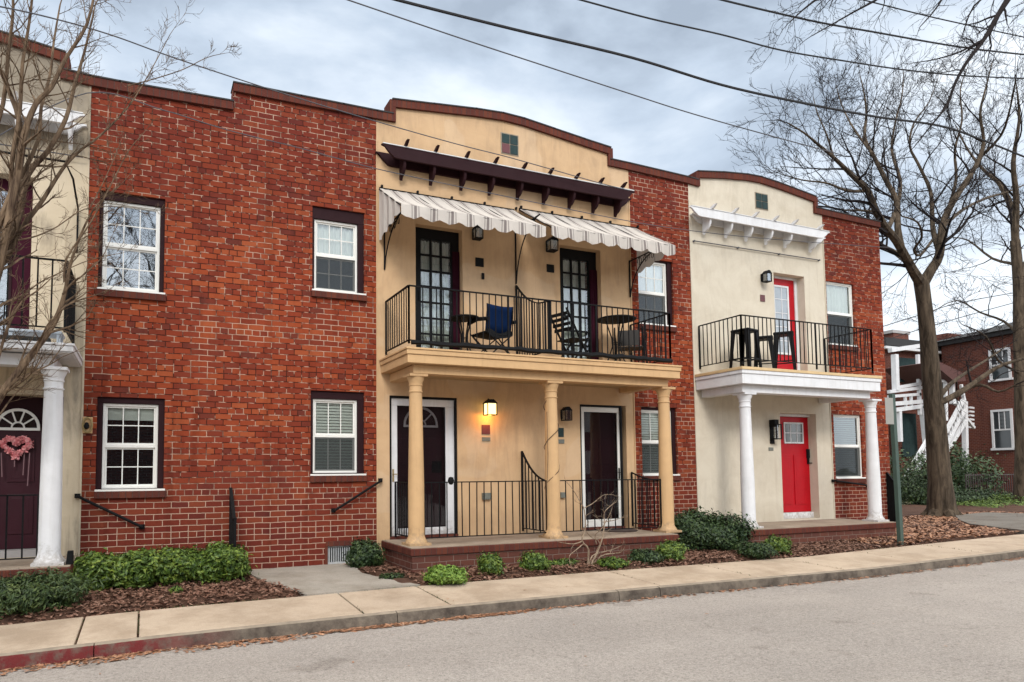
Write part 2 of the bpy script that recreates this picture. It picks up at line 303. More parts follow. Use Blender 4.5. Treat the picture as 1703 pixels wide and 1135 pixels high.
# ------------------------------------------------------------------ mesh helpers
class MB:
    def __init__(s): s.v = []; s.f = []; s.mi = []; s.cur = 0; s.smooth = False
    def quad(s, *pts):
        k = len(s.v); s.v += [tuple(p) for p in pts]; s.f.append(tuple(range(k, k+len(pts)))); s.mi.append(s.cur)
    def box(s, x0, x1, y0, y1, z0, z1):
        if x0 > x1: x0, x1 = x1, x0
        if y0 > y1: y0, y1 = y1, y0
        if z0 > z1: z0, z1 = z1, z0
        k = len(s.v); s.v += [(x, y, z) for z in (z0, z1) for y in (y0, y1) for x in (x0, x1)]
        for f in ((0, 2, 3, 1), (4, 5, 7, 6), (0, 1, 5, 4), (2, 6, 7, 3), (0, 4, 6, 2), (1, 3, 7, 5)):
            s.f.append(tuple(k+i for i in f)); s.mi.append(s.cur)
    def bar(s, a, b, w=.012, h=None, up=(0, 0, 1)):
        a, b = Vector(a), Vector(b); d = (b-a); h = h or w
        if d.length < 1e-6: return
        d.normalize(); up = Vector(up)
        if abs(d.dot(up)) > .98: up = Vector((0, 1, 0))
        sd = d.cross(up).normalized(); u = sd.cross(d)
        k = len(s.v)
        for p in (a, b):
            for i, j in ((-1, -1), (1, -1), (1, 1), (-1, 1)): s.v.append(tuple(p+sd*(w/2*i)+u*(h/2*j)))
        for f in ((0, 1, 2, 3), (7, 6, 5, 4), (0, 4, 5, 1), (1, 5, 6, 2), (2, 6, 7, 3), (3, 7, 4, 0)):
            s.f.append(tuple(k+i for i in f)); s.mi.append(s.cur)
    def tube(s, pts, rad, n=6, cap=True):
        pts = [Vector(p) for p in pts]
        if not isinstance(rad, (list, tuple)): rad = [rad]*len(pts)
        k = len(s.v); ref = None
        for i, p in enumerate(pts):
            d = (pts[min(i+1, len(pts)-1)]-pts[max(i-1, 0)])
            if d.length < 1e-9: d = Vector((0, 0, 1))
            d.normalize()
            if ref is None: ref = d.orthogonal().normalized()
            ref = (ref-d*ref.dot(d))
            ref = ref.normalized() if ref.length > 1e-5 else d.orthogonal().normalized()
            o = d.cross(ref)
            for j in range(n):
                a = 2*math.pi*j/n; s.v.append(tuple(p+(ref*math.cos(a)+o*math.sin(a))*rad[i]))
        for i in range(len(pts)-1):
            for j in range(n):
                a = k+i*n+j; b2 = k+i*n+(j+1) % n
                s.f.append((a, b2, b2+n, a+n)); s.mi.append(s.cur)
        if cap:
            s.f.append(tuple(k+j for j in reversed(range(n)))); s.mi.append(s.cur)
            s.f.append(tuple(k+(len(pts)-1)*n+j for j in range(n))); s.mi.append(s.cur)
    def lathe(s, prof, c, n=28):                     # prof [(r, z)]
        k = len(s.v)
        for r, z in prof:
            for j in range(n):
                a = 2*math.pi*j/n; s.v.append((c[0]+r*math.cos(a), c[1]+r*math.sin(a), c[2]+z))
        for i in range(len(prof)-1):
            for j in range(n):
                a = k+i*n+j; b2 = k+i*n+(j+1) % n
                s.f.append((a, b2, b2+n, a+n)); s.mi.append(s.cur)
        s.f.append(tuple(k+j for j in reversed(range(n)))); s.mi.append(s.cur)
        s.f.append(tuple(k+(len(prof)-1)*n+j for j in range(n))); s.mi.append(s.cur)
    def prism(s, poly, a, b, axis='y'):              # poly in the other two axes
        def mk(p, q):
            if axis == 'y': return (p[0], q, p[1])
            if axis == 'x': return (q, p[0], p[1])
            return (p[0], p[1], q)
        k = len(s.v); n = len(poly)
        s.v += [mk(p, a) for p in poly]+[mk(p, b) for p in poly]
        s.f.append(tuple(range(k, k+n))); s.f.append(tuple(range(k+2*n-1, k+n-1, -1))); s.mi += [s.cur]*2
        for i in range(n):
            j = (i+1) % n; s.f.append((k+i, k+n+i, k+n+j, k+j)); s.mi.append(s.cur)
    def build(s, name, mat, parent=None, bevel=0, smooth=False, recalc=True, local=False, merge=False):
        me = bpy.data.meshes.new(name); off = Vector((0, 0, 0))
        if parent is not None and not local:
            q = parent
            while q is not None: off += q.location; q = q.parent
        me.from_pydata([tuple(Vector(v)-off) for v in s.v], [], s.f)
        for m in (mat if isinstance(mat, (list, tuple)) else [mat]): me.materials.append(m)
        if len(me.materials) > 1: me.polygons.foreach_set('material_index', s.mi)
        if recalc or merge:
            import bmesh
            bm = bmesh.new(); bm.from_mesh(me)
            if merge: bmesh.ops.remove_doubles(bm, verts=bm.verts, dist=.0005)
            bmesh.ops.recalc_face_normals(bm, faces=bm.faces); bm.to_mesh(me); bm.free()
        if smooth:
            me.polygons.foreach_set('use_smooth', [True]*len(me.polygons)); me.update()
            try: me.set_sharp_from_angle(angle=R(38))
            except Exception: pass
        me.update()
        o = bpy.data.objects.new(name, me); col.objects.link(o)
        if parent is not None: o.parent = parent
        if bevel:
            md = o.modifiers.new('bevel', 'BEVEL'); md.width = bevel; md.segments = 2; md.limit_method = 'ANGLE'; md.angle_limit = R(35)
        return o
def tag(o, label=None, cat=None, group=None, kind=None):
    if label: o['label'] = label
    if cat: o['category'] = cat
    if group: o['group'] = group
    if kind: o['kind'] = kind
    return o
def empty(name, loc, label, cat, group=None, rz=0):
    o = bpy.data.objects.new(name, None); o.empty_display_size = .2; col.objects.link(o)
    o.location = loc; o.rotation_euler = (0, 0, rz); return tag(o, label, cat, group)
def copy_tree(o, parent=None):
    c = o.copy(); col.objects.link(c); c.parent = parent
    for ch in o.children: copy_tree(ch, c)
    return c

def wall(mb, x0, x1, z0, z1, ops, y=0.0, dep=.3):
    """front sheet of a wall with openings and their reveals"""
    xs = sorted({x0, x1, *[v for o in ops for v in (o[0], o[1])]}); zs = sorted({z0, z1, *[v for o in ops for v in (o[2], o[3])]})
    for i in range(len(xs)-1):
        for j in range(len(zs)-1):
            a, b, c, d = xs[i], xs[i+1], zs[j], zs[j+1]; mx, mz = (a+b)/2, (c+d)/2
            if any(o[0] < mx < o[1] and o[2] < mz < o[3] for o in ops): continue
            mb.quad((a, y, c), (b, y, c), (b, y, d), (a, y, d))
    for a, b, c, d in ops:
        e = y+dep
        mb.quad((a, y, c), (a, y, d), (a, e, d), (a, e, c)); mb.quad((b, y, c), (b, e, c), (b, e, d), (b, y, d))
        mb.quad((a, y, d), (b, y, d), (b, e, d), (a, e, d)); mb.quad((a, y, c), (a, e, c), (b, e, c), (b, y, c))
def rect(xl, xr, yt, yb, Y=0.0):                     # photo rectangle -> metres on plane y=Y (xl,xr at mid height; yt,yb at mid width)
    ym, xm = (yt+yb)/2, (xl+xr)/2
    return (P(xl, ym, Y).x, P(xr, ym, Y).x, P(xm, yb, Y).z, P(xm, yt, Y).z)

# ------------------------------------------------------------------ houses
HA = empty('row_house', (-.78, 0, -.5), 'leftmost row house, weathered tan stucco front with white column porch and a brick wing', 'house', 'attached two-storey row houses')
HB = empty('row_house', (5.8, 0, -.5), 'middle row house of cream stucco with striped awnings, between two red brick strips', 'house', 'attached two-storey row houses')
HC = empty('row_house', (11.7, 0, -.5), 'right row house of off-white stucco with red doors and white trim, ending in bare brick', 'house', 'attached two-storey row houses')

def window(root, fr, op, mat='white_vinyl', trim='plum', mid=.5, lites=3, back='curtain', glass='glass', sill=True, yf=.07, side=.0, dim=True, rows=2, screen=True):
    """double-hung sash: fr = frame rect, op = wall opening rect"""
    x0, x1, z0, z1 = fr; zm = z0+(z1-z0)*mid; t = .034
    mb = MB()
    mb.box(x0, x1, yf, yf+.06, z1-t, z1); mb.box(x0, x1, yf, yf+.06, z0, z0+t)
    mb.box(x0, x0+t, yf+.001, yf+.061, z0+t, z1-t); mb.box(x1-t, x1, yf+.001, yf+.061, z0+t, z1-t)
    mb.box(x0+t, x1-t, yf+.012, yf+.062, zm-.022, zm+.022)
    w = root and mb.build('window', M[mat], root, bevel=.004)
    for nm, za, zb, yy in (('upper_sash', zm+.022, z1-t, yf+.022), ('lower_sash', z0+t, zm-.022, yf+.038)):
        s = MB(); q = .022
        s.box(x0+t, x1-t, yy, yy+.025, za, za+q); s.box(x0+t, x1-t, yy, yy+.025, zb-q, zb)
        s.box(x0+t, x0+t+q, yy, yy+.025, za+q, zb-q); s.box(x1-t-q, x1-t, yy, yy+.025, za+q, zb-q)
        if lites > 1:
            for i in range(1, lites):
                xx = x0+t+q+(x1-x0-2*t-2*q)*i/lites; s.box(xx-.007, xx+.007, yy+.006, yy+.02, za+q, zb-q)
            for i in range(1, rows):
                zz = za+q+(zb-za-2*q)*i/rows; s.box(x0+t+q, x1-t-q, yy+.008, yy+.018, zz-.007, zz+.007)
        s.build(nm, M[mat], w)
        gq = MB(); gq.quad((x0+t, yy+.013, za), (x1-t, yy+.013, za), (x1-t, yy+.013, zb), (x0+t, yy+.013, zb))
        gq.build('glass', M[glass], w, recalc=False)
    if screen:
        sq = MB(); sq.quad((x0+t, yf+.008, z0+t), (x1-t, yf+.008, z0+t), (x1-t, yf+.008, zm-.02), (x0+t, yf+.008, zm-.02)); sq.build('insect_screen', M['screen'], w, recalc=False)
    ox0, ox1, oz0, oz1 = op
    if trim:
        tb = MB(); yy = yf-.035
        tb.box(ox0-.0, ox1, yy, yf+.05, z1+.002, oz1); tb.box(ox0, x0-.002, yy+.002, yf+.05, z0, z1+.002); tb.box(x1+.002, ox1, yy+.002, yf+.05, z0, z1+.002)
        if z0-oz0 > .01: tb.box(ox0, ox1, yy+.002, yf+.05, oz0, z0-.002)
        tb.build('trim', M[trim], w, bevel=.004)
    if back:
        cb = MB(); N = 26; yb = yf+.085 if 'blind' not in str(back) else yf+.072
        if back == 'curtain':
            for i in range(N):
                a = x0+(x1-x0)*i/N; b2 = x0+(x1-x0)*(i+1)/N; ya = yb+.02*math.sin(i*1.9); yb2 = yb+.02*math.sin((i+1)*1.9)
                zz = z0 if dim else zm
                cb.quad((a, ya, zz), (b2, yb2, zz), (b2, yb2, z1), (a, ya, z1))
            cb.build('curtain', M['curtain'], w, recalc=False)
        elif back == 'half':
            for i in range(N):
                a = x0+(x1-x0)*i/N; b2 = x0+(x1-x0)*(i+1)/N; ya = yb+.02*math.sin(i*1.9); yb2 = yb+.02*math.sin((i+1)*1.9)
                cb.quad((a, ya, zm), (b2, yb2, zm), (b2, yb2, z1), (a, ya, z1))
            cb.build('curtain', M['curtain'], w, recalc=False)
        elif back == 'shade':
            cb.box(x0+.01, x1-.01, yb, yb+.01, z1-.22, z1); cb.build('blind', M['blind'], w)
        else:
            zz = z1
            while zz > z0+.02:
                cb.quad((x0+.01, yb-.014, zz-.040), (x1-.01, yb-.014, zz-.040), (x1-.01, yb+.006, zz), (x0+.01, yb+.006, zz)); zz -= .046
            cb.build('blind', M[back], w, recalc=False)
    if sill:
        sb = MB(); sb.box(ox0-.01, ox1+.03, -.05, .06, oz0-.105, oz0-.012); sb.build('brick_sill', M['soldier'], w, bevel=.004)
        s2 = MB(); s2.box(ox0-.005, ox1+.02, -.035, yf+.02, oz0-.0115, oz0+.014); s2.build('sill_board', M[mat], w)
    return w
def slab_door(mb, x0, x1, y, z0, z1, panels, ins=.012):
    """panelled leaf: face at y, raised panels"""
    mb.box(x0, x1, y, y+.045, z0, z1)
    for a, b, c, d in panels:
        xa, xb, za, zb = x0+(x1-x0)*a, x0+(x1-x0)*b, z0+(z1-z0)*c, z0+(z1-z0)*d
        for q, yy in ((0, .014), (.022, .004), (.05, .016)):
            mb.box(xa+q, xb-q, y-yy, y+.001, za+q, zb-q)
def arc(cx, cz, r, n=16, a0=0, a1=math.pi): return [(cx+r*math.cos(a0+(a1-a0)*i/n), cz+r*math.sin(a0+(a1-a0)*i/n)) for i in range(n+1)]
def fanlight(parent, cx, cz, r, y, mat, sub='fanlight', n=4, gl=True):
    mb = MB(); o = arc(cx, cz, r); i = arc(cx, cz, r-.035)
    for k in range(len(o)-1): mb.prism([o[k], o[k+1], i[k+1], i[k]], y-.015, y+.01)
    mb.box(cx-r, cx+r, y-.017, y+.008, cz-.035, cz)
    for k in range(1, n):
        a = math.pi*k/n; mb.bar((cx+.3*r*math.cos(a), y-.006, cz+.3*r*math.sin(a)), (cx+(r-.03)*math.cos(a), y-.006, cz+(r-.03)*math.sin(a)), .016, .02)
    p = arc(cx, cz, .32*r, 10); q = arc(cx, cz, .32*r-.02, 10)
    for k in range(len(p)-1): mb.prism([p[k], p[k+1], q[k+1], q[k]], y-.012, y+.007)
    f = mb.build(sub, mat, parent)
    if gl:
        g2 = MB(); g2.quad(*[(a, y-.004, b) for a, b in arc(cx, cz, r-.01)]); g2.build('fanlight_glass', M['glass'], parent, recalc=False)
    return f
def railing(parent, a, b, ztop, zbot, nb, rail=.028, bal=.013, name='railing', posts=(), curve=None, mat='black', ext=.05):
    mb = MB(); a = Vector((*a, 0)); b = Vector((*b, 0))
    def zt(s): return curve(s) if curve else ztop
    N = 14 if curve else 1
    for i in range(N):
        s0, s1 = i/N, (i+1)/N
        p, q = a.lerp(b, s0), a.lerp(b, s1); mb.bar((p.x, p.y, zt(s0)), (q.x, q.y, zt(s1)), rail*1.2, rail*.6)
    mb.bar((a.x, a.y, zbot), (b.x, b.y, zbot), rail, rail*.5)
    for i in range(nb+1):
        s = i/nb; p = a.lerp(b, s); big = i in (0, nb) or i in posts
        wv = bal*1.9 if big else bal
        jx = 0 if big else random.uniform(-.003, .003)
        mb.bar((p.x+jx, p.y, zbot-(ext if big else 0)), (p.x-jx, p.y, zt(s)), wv, wv)
    return mb.build(name, M[mat], parent)
def column(parent, x, y, z0, z1, rb, rt, mat, name='porch_column'):
    mb = MB(); H = z1-z0
    mb.box(x-rb*1.42, x+rb*1.42, y-rb*1.42, y+rb*1.42, z0, z0+.035)
    mb.box(x-rt*1.5, x+rt*1.5, y-rt*1.5, y+rt*1.5, z1-.035, z1)
    prof = [(rb*1.38, .035), (rb*1.34, .055), (rb*1.16, .085), (rb*1.04, .12), (rb, .17), (rb*.995, H*.35), (rt*1.06, H*.75), (rt, H-.27), (rt*1.12, H-.262), (rt*1.14, H-.25), (rt*1.02, H-.24),
            (rt, H-.235), (rt, H-.17), (rt*1.1, H-.165), (rt*1.12, H-.15), (rt*1.04, H-.145), (rt*1.12, H-.11), (rt*1.34, H-.06), (rt*1.40, H-.035)]
    mb.lathe(prof, (x, y, z0), 32)
    o = mb.build(name, mat, parent, smooth=True); return o
def coping(parent, pts, h=.12, over=.05, mat='soldier', name='parapet_coping', dark=True):
    """strip of soldier bricks following the top line pts [(x,z)]"""
    mb = MB()
    for (xa, za), (xb, zb) in zip(pts[:-1], pts[1:]):
        if abs(xb-xa) < .02:
            lo, hi = min(za, zb), max(za, zb); s = -1 if False else 1
            mb.box(xa-.05, xa+.05, -over+.003, .26, lo-h, hi-.002)
        else: mb.prism([(xa, za-h), (xb, zb-h), (xb, zb), (xa, za)], -over, .27)
    o = mb.build(name, M[mat], parent)
    m2 = MB()
    for (xa, za), (xb, zb) in zip(pts[:-1], pts[1:]):
        if abs(xb-xa) >= .02: m2.prism([(xa-.01, za+.002), (xb+.01, zb+.002), (xb+.01, zb+.022), (xa-.01, za+.022)], -over-.012, .28)
    m2.build('flashing', M['tar'], o)
    return o
def facade_top(mb, pts, z0, y=0.0, dep=.26):
    """wall above z0 up to the parapet line pts"""
    for (xa, za), (xb, zb) in zip(pts[:-1], pts[1:]):
        if abs(xb-xa) < .02: continue
        mb.quad((xa, y, z0), (xb, y, z0), (xb, y, zb), (xa, y, za))
        mb.quad((xa, y+dep, z0), (xa, y+dep, za), (xb, y+dep, zb), (xb, y+dep, z0))
    x0, zz0 = pts[0]; x1, zz1 = pts[-1]
    for i, ((xa, za), (xb, zb)) in enumerate(zip(pts[:-1], pts[1:])):
        if abs(xb-xa) < .02:
            mb.quad((xa, y, min(za, zb)-.01), (xa, y+dep, min(za, zb)-.01), (xa, y+dep, max(za, zb)), (xa, y, max(za, zb)))
ZS = 6.0
ZG = -.62
# ---- parapet lines (top of coping), x/z in metres
def L(lst): return [(P(x, y).x, P(x, y).z) for x, y in lst]
topA_st = [(-6.6, 6.45), (-5.6, 6.45), (-5.6, 6.72), (-3.6, 6.98), (-1.10, 6.66), (-1.10, 6.42), (-.78, 6.40)]
topA_br = [(-.78, 6.40)]+L([(200, 139.5)])+[(1.10, P(389, 172).z)]
topB_l = [(1.10, P(388, 140.6).z)]+L([(500, 163), (570, 176.5)])+[(3.32, P(624, 187).z)]
g0 = P(652, 168); g1 = P(1013, 248)
topB_c = [(3.32, P(624, 187).z), (g0.x, P(652, 192).z), (g0.x, g0.z)]+L([(720, 176), (790, 184), (835, 191), (870, 200), (920, 217), (970, 234)])+[(g1.x, g1.z), (g1.x, P(1013, 267).z), (8.33, P(1045, 274).z)]
topB_r = [(8.33, P(1045, 274).z), (9.79, P(1144, 297).z)]
h0 = P(1158, 287); h1 = P(1354, 329)
topC_c = [(9.79, P(1144, 297).z), (h0.x, P(1158, 301).z), (h0.x, h0.z)]+L([(1200, 288.5), (1240, 292), (1262, 296), (1290, 305), (1320, 316)])+[(h1.x, h1.z), (h1.x, P(1355, 347).z), (13.58, P(1362, 349).z)]
topC_r = [(13.58, P(1362, 349).z), (15.45, P(1461, 371).z)]

# openings
LL = rect(160, 273, 661.5, 815.5); UL = rect(164, 273.7, 323.5, 485)
LR = rect(516.5, 606, 651, 790); UR = rect(519.4, 606, 348, 487)
LLf = rect(169.6, 262.5, 671.5, 813); ULf = rect(170, 266, 336, 482)
LRf = rect(521.5, 595.5, 664, 787); URf = rect(523.8, 596, 367, 484)
BRU = rect(1062, 1119.5, 432, 541); BRUf = rect(1063, 1112.5, 434, 540.5)
BRL = rect(1067.5, 1126, 678, 790.5); BRLf = rect(1069, 1121, 682, 790.5)
CU = rect(1376, 1421, 470.5, 574.5); CL = rect(1388, 1434.5, 690.5, 795.5)
def chk(o, lo, hi): return (max(o[0], lo+.02), min(o[1], hi-.02), o[2], o[3])
BRU = chk(BRU, 8.33, 9.79); BRL = chk(BRL, 8.33, 9.79)
grate = rect(545, 592, 908, 938)
# doors on the cream front
DL = (P(648, 775).x, P(761, 775).x, -.09, P(705, 660).z)
DR = (P(966, 775).x, P(1043, 775).x, -.09, P(1004, 674).z)
UD1 = (P(691.5, 470).x, P(769.5, 470).x, 2.84, 5.02)
UD2 = (P(931.5, 470).x, P(999.5, 470).x, 2.84, 5.02)
WD = (P(1300, 775).x, P(1360, 775).x, -.07, P(1330, 688).z)
WU = (P(1289, 530).x, P(1340, 530).x, 2.86, P(1313, 457).z)
AD = (-2.45, P(103, 780).x, -.09, P(60, 657).z)
AU_ = (-2.6, P(51, 450).x, 2.6, P(30, 292).z)

# walls
def shell(root, x0, x1, name, mat, ops, tops, dep=.3):
    mb = MB(); wall(mb, x0, x1, ZG, ZS, ops, 0, dep); facade_top(mb, [(a, b-.06) for a, b in tops], ZS); return mb.build(name, mat, root, recalc=False)
shell(HA, -6.6, -.78, 'stucco_wall', M['grey_st'], [AD, AU_], topA_st)
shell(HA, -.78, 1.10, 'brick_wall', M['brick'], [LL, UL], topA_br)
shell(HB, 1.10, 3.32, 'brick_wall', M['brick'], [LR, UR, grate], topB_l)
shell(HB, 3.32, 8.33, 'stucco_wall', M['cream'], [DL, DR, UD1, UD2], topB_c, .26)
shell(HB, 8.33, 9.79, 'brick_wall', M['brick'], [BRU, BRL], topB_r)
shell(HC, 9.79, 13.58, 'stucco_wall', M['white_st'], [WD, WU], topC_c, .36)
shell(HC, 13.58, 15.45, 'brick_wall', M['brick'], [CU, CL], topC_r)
for root, tops in ((HA, topA_st[:]), (HA, topA_br), (HB, topB_l), (HB, topB_c), (HB, topB_r), (HC, topC_c), (HC, topC_r)):
    coping(root, tops)
# stucco edge returns stand 12 mm proud of the brick
for root, xa, xb, m in ((HA, -.80, -.775, 'grey_st'), (HB, 3.315, 3.335, 'cream'), (HB, 8.315, 8.335, 'cream'), (HC, 9.785, 9.805, 'white_st'), (HC, 13.565, 13.585, 'white_st')):
    mb = MB(); mb.box(xa, xb, -.014, .02, ZG, 6.3); mb.build('stucco_edge', M[m], root)
# bodies: roof, party and end walls, back wall
for root, x0, x1 in ((HA, -6.6, 1.10), (HB, 1.10, 9.79), (HC, 9.79, 15.45)):
    mb = MB(); mb.quad((x0, .26, 6.15), (x1, .26, 6.15), (x1, 11, 6.05), (x0, 11, 6.05)); mb.build('roof', M['tar'], root, recalc=False)
    mb = MB(); mb.quad((x0, 11, ZG), (x1, 11, ZG), (x1, 11, 6.4), (x0, 11, 6.4))
    mb.quad((x0, .0, ZG), (x0, 11, ZG), (x0, 11, 6.0), (x0, .0, 6.0)) if x0 < 0 else None
    mb.quad((x1-.004, .002, ZG), (x1-.004, 11, ZG), (x1-.004, 11, 6.42), (x1-.004, .002, 6.5))
    if root is HA: mb.quad((x1-.004, 0, 6.3), (x1-.004, .26, 6.3), (x1-.004, .26, topB_l[0][1]-.05), (x1-.004, 0, topB_l[0][1]-.05))
    mb.build('side_wall', M['brick'], root, recalc=False)
    for k, zf in enumerate((2.5,)):
        mb = MB(); mb.box(x0+.02, x1-.02, .5, 10.9, zf, zf+.2); mb.build('upper_floor', M['greyplank'], root)
# brick windows
window(HA, LLf, LL, back='shade', screen=False); window(HA, ULf, UL, mat='white_vinyl', back=None, glass='glass_refl', screen=False)
window(HB, LRf, LR, back='blind', lites=3, rows=1); window(HB, URf, UR, back='half', glass='glass')
w = window(HB, BRUf, BRU, back='half', glass='glass_refl'); window(HB, BRLf, BRL, back='blind', rows=1)
window(HC, CU, CU, trim=None, back='half', lites=1, yf=.04, sill=True, glass='glass'); window(HC, CL, CL, trim=None, back='dblind', lites=1, yf=.04)
# basement grate
mb = MB(); x0, x1, z0, z1 = grate
mb.box(x0, x1, .02, .05, z0, z0+.03); mb.box(x0, x1, .02, .05, z1-.02, z1); mb.box(x0, x0+.02, .022, .052, z0+.03, z1-.02); mb.box(x1-.02, x1, .022, .052, z0+.03, z1-.02)
for i in range(1, 13): xx = x0+(x1-x0)*i/13; mb.box(xx-.007, xx+.007, .024, .04, z0+.03, z1-.02)
gr = mb.build('basement_grate', M['grate'], HB)
mb = MB(); mb.box(x0-.03, x1+.05, -.02, .05, z1+.002, z1+.075); mb.box(x0-.045, x0-.002, -.016, .05, z0-.02, z1); mb.build('grate_lintel', M['soldier'], gr)
mb = MB(); mb.box(x0, x1, .12, .14, z0-.02, z1+.02); mb.build('grate_backing', M['blackm'], gr)

# ---------- doors
def door_frame(root, op, y, mat, w=.05, proud=.0, name='door_frame'):
    x0, x1, z0, z1 = op; mb = MB()
    mb.box(x0, x1, y, y+.07, z1-w, z1); mb.box(x0, x0+w, y+.001, y+.071, z0, z1-w); mb.box(x1-w, x1, y+.001, y+.071, z0, z1-w)
    return mb.build(name, mat, root, bevel=.004)
def storm(root, op, mat, glassbox, handle_left, dmat='plum_door', kick=None):
    x0, x1, z0, z1 = op; y = .045
    gx0, gx1, gz0, gz1 = glassbox
    ob = MB(); slab_door(ob, x0+.05, x1-.05, .17, z0+.06, z1-.06, [(.12, .45, .52, .74), (.55, .88, .52, .74), (.12, .45, .1, .44), (.55, .88, .1, .44)])
    d = ob.build('door', M[dmat], root, bevel=.003)
    door_frame(d, (x0+.002, x1-.002, z0, z1-.002), .01, M['blackm'], .035, name='door_frame')
    mb = MB(); a, b = x0+.037, x1-.037; zb, zt = z0+.045, z1-.037
    mb.box(a, b, y, y+.035, gz1, zt); mb.box(a, b, y, y+.035, zb, gz0); mb.box(a, gx0, y+.001, y+.036, gz0, gz1); mb.box(gx1, b, y+.001, y+.036, gz0, gz1)
    s = mb.build('storm_door', M[mat], d, bevel=.006)
    gq = MB(); gq.quad((gx0, y+.015, gz0), (gx1, y+.015, gz0), (gx1, y+.015, gz1), (gx0, y+.015, gz1)); gq.build('storm_glass', M['glass_dark'], d, recalc=False)
    hx = a+.035 if handle_left else b-.035; hz = z0+1.0
    hb = MB(); hb.box(hx-.013, hx+.013, y-.012, y, hz-.10, hz+.10); hb.tube([(hx, y-.01, hz+.02), (hx, y-.05, hz+.02), (hx+(.06 if handle_left else -.06), y-.055, hz+.02)], .008, 8)
    hb.build('handle', M['brass'] if handle_left else M['black'], d)
    tb = MB(); tb.box(x0, x1, -.012, .2, z0-.005, z0+.042); tb.build('threshold', M['soldier'], d)
    return d
g = (P(661, 775, .045).x, P(741.5, 775, .045).x, P(700, 878, .045).z, P(700, 676, .045).z)
dl = storm(HB, DL, 'white_trim', g, True)
fanlight(dl, (DL[0]+DL[1])/2, g[3]-.30, .30, .15, M['white_trim'])
mb = MB(); mb.box(g[1]-.20, g[1]-.03, .155, .168, .95, 1.18); mb.build('notice_board', M['black'], dl)
g = (P(973, 775, .045).x, P(1028, 775, .045).x, P(1000, 864, .045).z, P(1000, 686, .045).z)
dr = storm(HB, (DR[0], DR[1]-.08, DR[2], DR[3]), 'white_vinyl', g, False)
# upper french doors with purple side panel
def french(root, op, gl):
    x0, x1, z0, z1 = op; y = .14
    mb = MB(); gx0, gx1 = gl; nz = 8; zt = z1-.18; zb = z0+.14
    mb.box(x0, gx0, y, y+.05, z0, z1); mb.box(gx1, x1-.001, y, y+.05, z0, z1)
    mb.box(gx0, gx1, y+.001, y+.049, zt, z1); mb.box(gx0, gx1, y+.001, y+.049, z0, zb)
    for i in (1, 2): xx = gx0+(gx1-gx0)*i/3; mb.box(xx-.016, xx+.016, y+.004, y+.04, zb, zt)
    for i in range(1, 7): zz = zb+(zt-zb)*i/7; mb.box(gx0, gx1, y+.006, y+.038, zz-.014, zz+.014)
    d = mb.build('balcony_door', M['blackm'], root)
    q = MB(); q.quad((gx0, y+.03, zb), (gx1, y+.03, zb), (gx1, y+.03, zt), (gx0, y+.03, zt)); q.build('glass', M['glass'], d, recalc=False)
    c = MB(); N = 30
    for i in range(N):
        a = gx0+(gx1-gx0)*i/N; b2 = gx0+(gx1-gx0)*(i+1)/N
        c.quad((a, y+.11+.02*math.sin(i*1.7), zb), (b2, y+.11+.02*math.sin(i*1.7+1.7), zb), (b2, y+.11+.02*math.sin(i*1.7+1.7), zt), (a, y+.11+.02*math.sin(i*1.7), zt))
    c.build('curtain', M['curtain'], d, recalc=False)
    pmb = MB(); pw = x1-gx1-.03
    for i in range(6):
        a = gx1+.02+pw*i/6; pmb.box(a+.006, a+pw/6-.004, y-.035-.008*(i % 2), y-.001, z0, z1-.35)
    pmb.box(gx1+.02, x1-.005, y-.02, y-.0015, z0, z1-.34)
    pmb.build('shutter_panel', M['purple'], d)
    hb = MB(); hb.box(gx0-.05, gx0-.02, y-.02, y, z0+.95, z0+1.1); hb.build('handle', M['black'], d)
    return d
french(HB, UD1, (P(700, 470, .14).x, P(751, 470, .14).x)); french(HB, UD2, (P(937, 470, .14).x, P(979, 470, .14).x))
# white house red doors
x0, x1, z0, z1 = WD; xm = P(1347.5, 775, .2).x
mb = MB(); y = .2
slab_door(mb, x0+.01, xm, y, z0+.13, z1-.06, [(.14, .46, .08, .60), (.54, .86, .08, .60)])
rd = mb.build('front_door', M['red_door'], HC, bevel=.003); tag(rd, 'bright red front door with six small panes')
gx0, gx1, gz0, gz1 = P(1303, 720, y).x, P(1335, 720, y).x, P(1318, 738, y).z, P(1318, 703, y).z
mb = MB()
mb.box(gx0, gx1, y-.02, y-.002, gz1-.03, gz1); mb.box(gx0, gx1, y-.02, y-.002, gz0, gz0+.03); mb.box(gx0, gx0+.03, y-.019, y-.001, gz0+.03, gz1-.03); mb.box(gx1-.03, gx1, y-.019, y-.001, gz0+.03, gz1-.03)
for i in (1, 2): xx = gx0+(gx1-gx0)*i/3; mb.box(xx-.01, xx+.01, y-.016, y-.001, gz0+.03, gz1-.03)
zz = (gz0+gz1)/2; mb.box(gx0+.03, gx1-.03, y-.017, y-.001, zz-.01, zz+.01); mb.build('door_window_frame', M['white_trim'], rd)
mb = MB(); mb.box(gx0+.01, gx1-.01, y-.009, y-.003, gz0+.01, gz1-.01); mb.build('door_window_glass', paint('frosted_glass', (.10, .11, .105), .15, .4, .02, 10, .6, spec=.8), rd)
mb = MB(); mb.box(xm+.002, xm+.07, y-.06, y+.06, z0+.0, z1-.001); mb.box(x0+.001, xm+.002, y-.055, y+.06, z1-.055, z1-.002); mb.box(x0+.001, xm+.002, y-.06, y+.08, z0, z0+.125); mb.build('door_frame', M['white_trim'], rd, bevel=.004)
hx = xm-.075; hz = P(1345, 755, y).z; mb = MB(); mb.box(hx-.035, hx+.035, y-.035, y-.0, hz-.09, hz+.10); mb.box(hx-.022, hx+.022, y-.03, y, hz-.22, hz-.09)
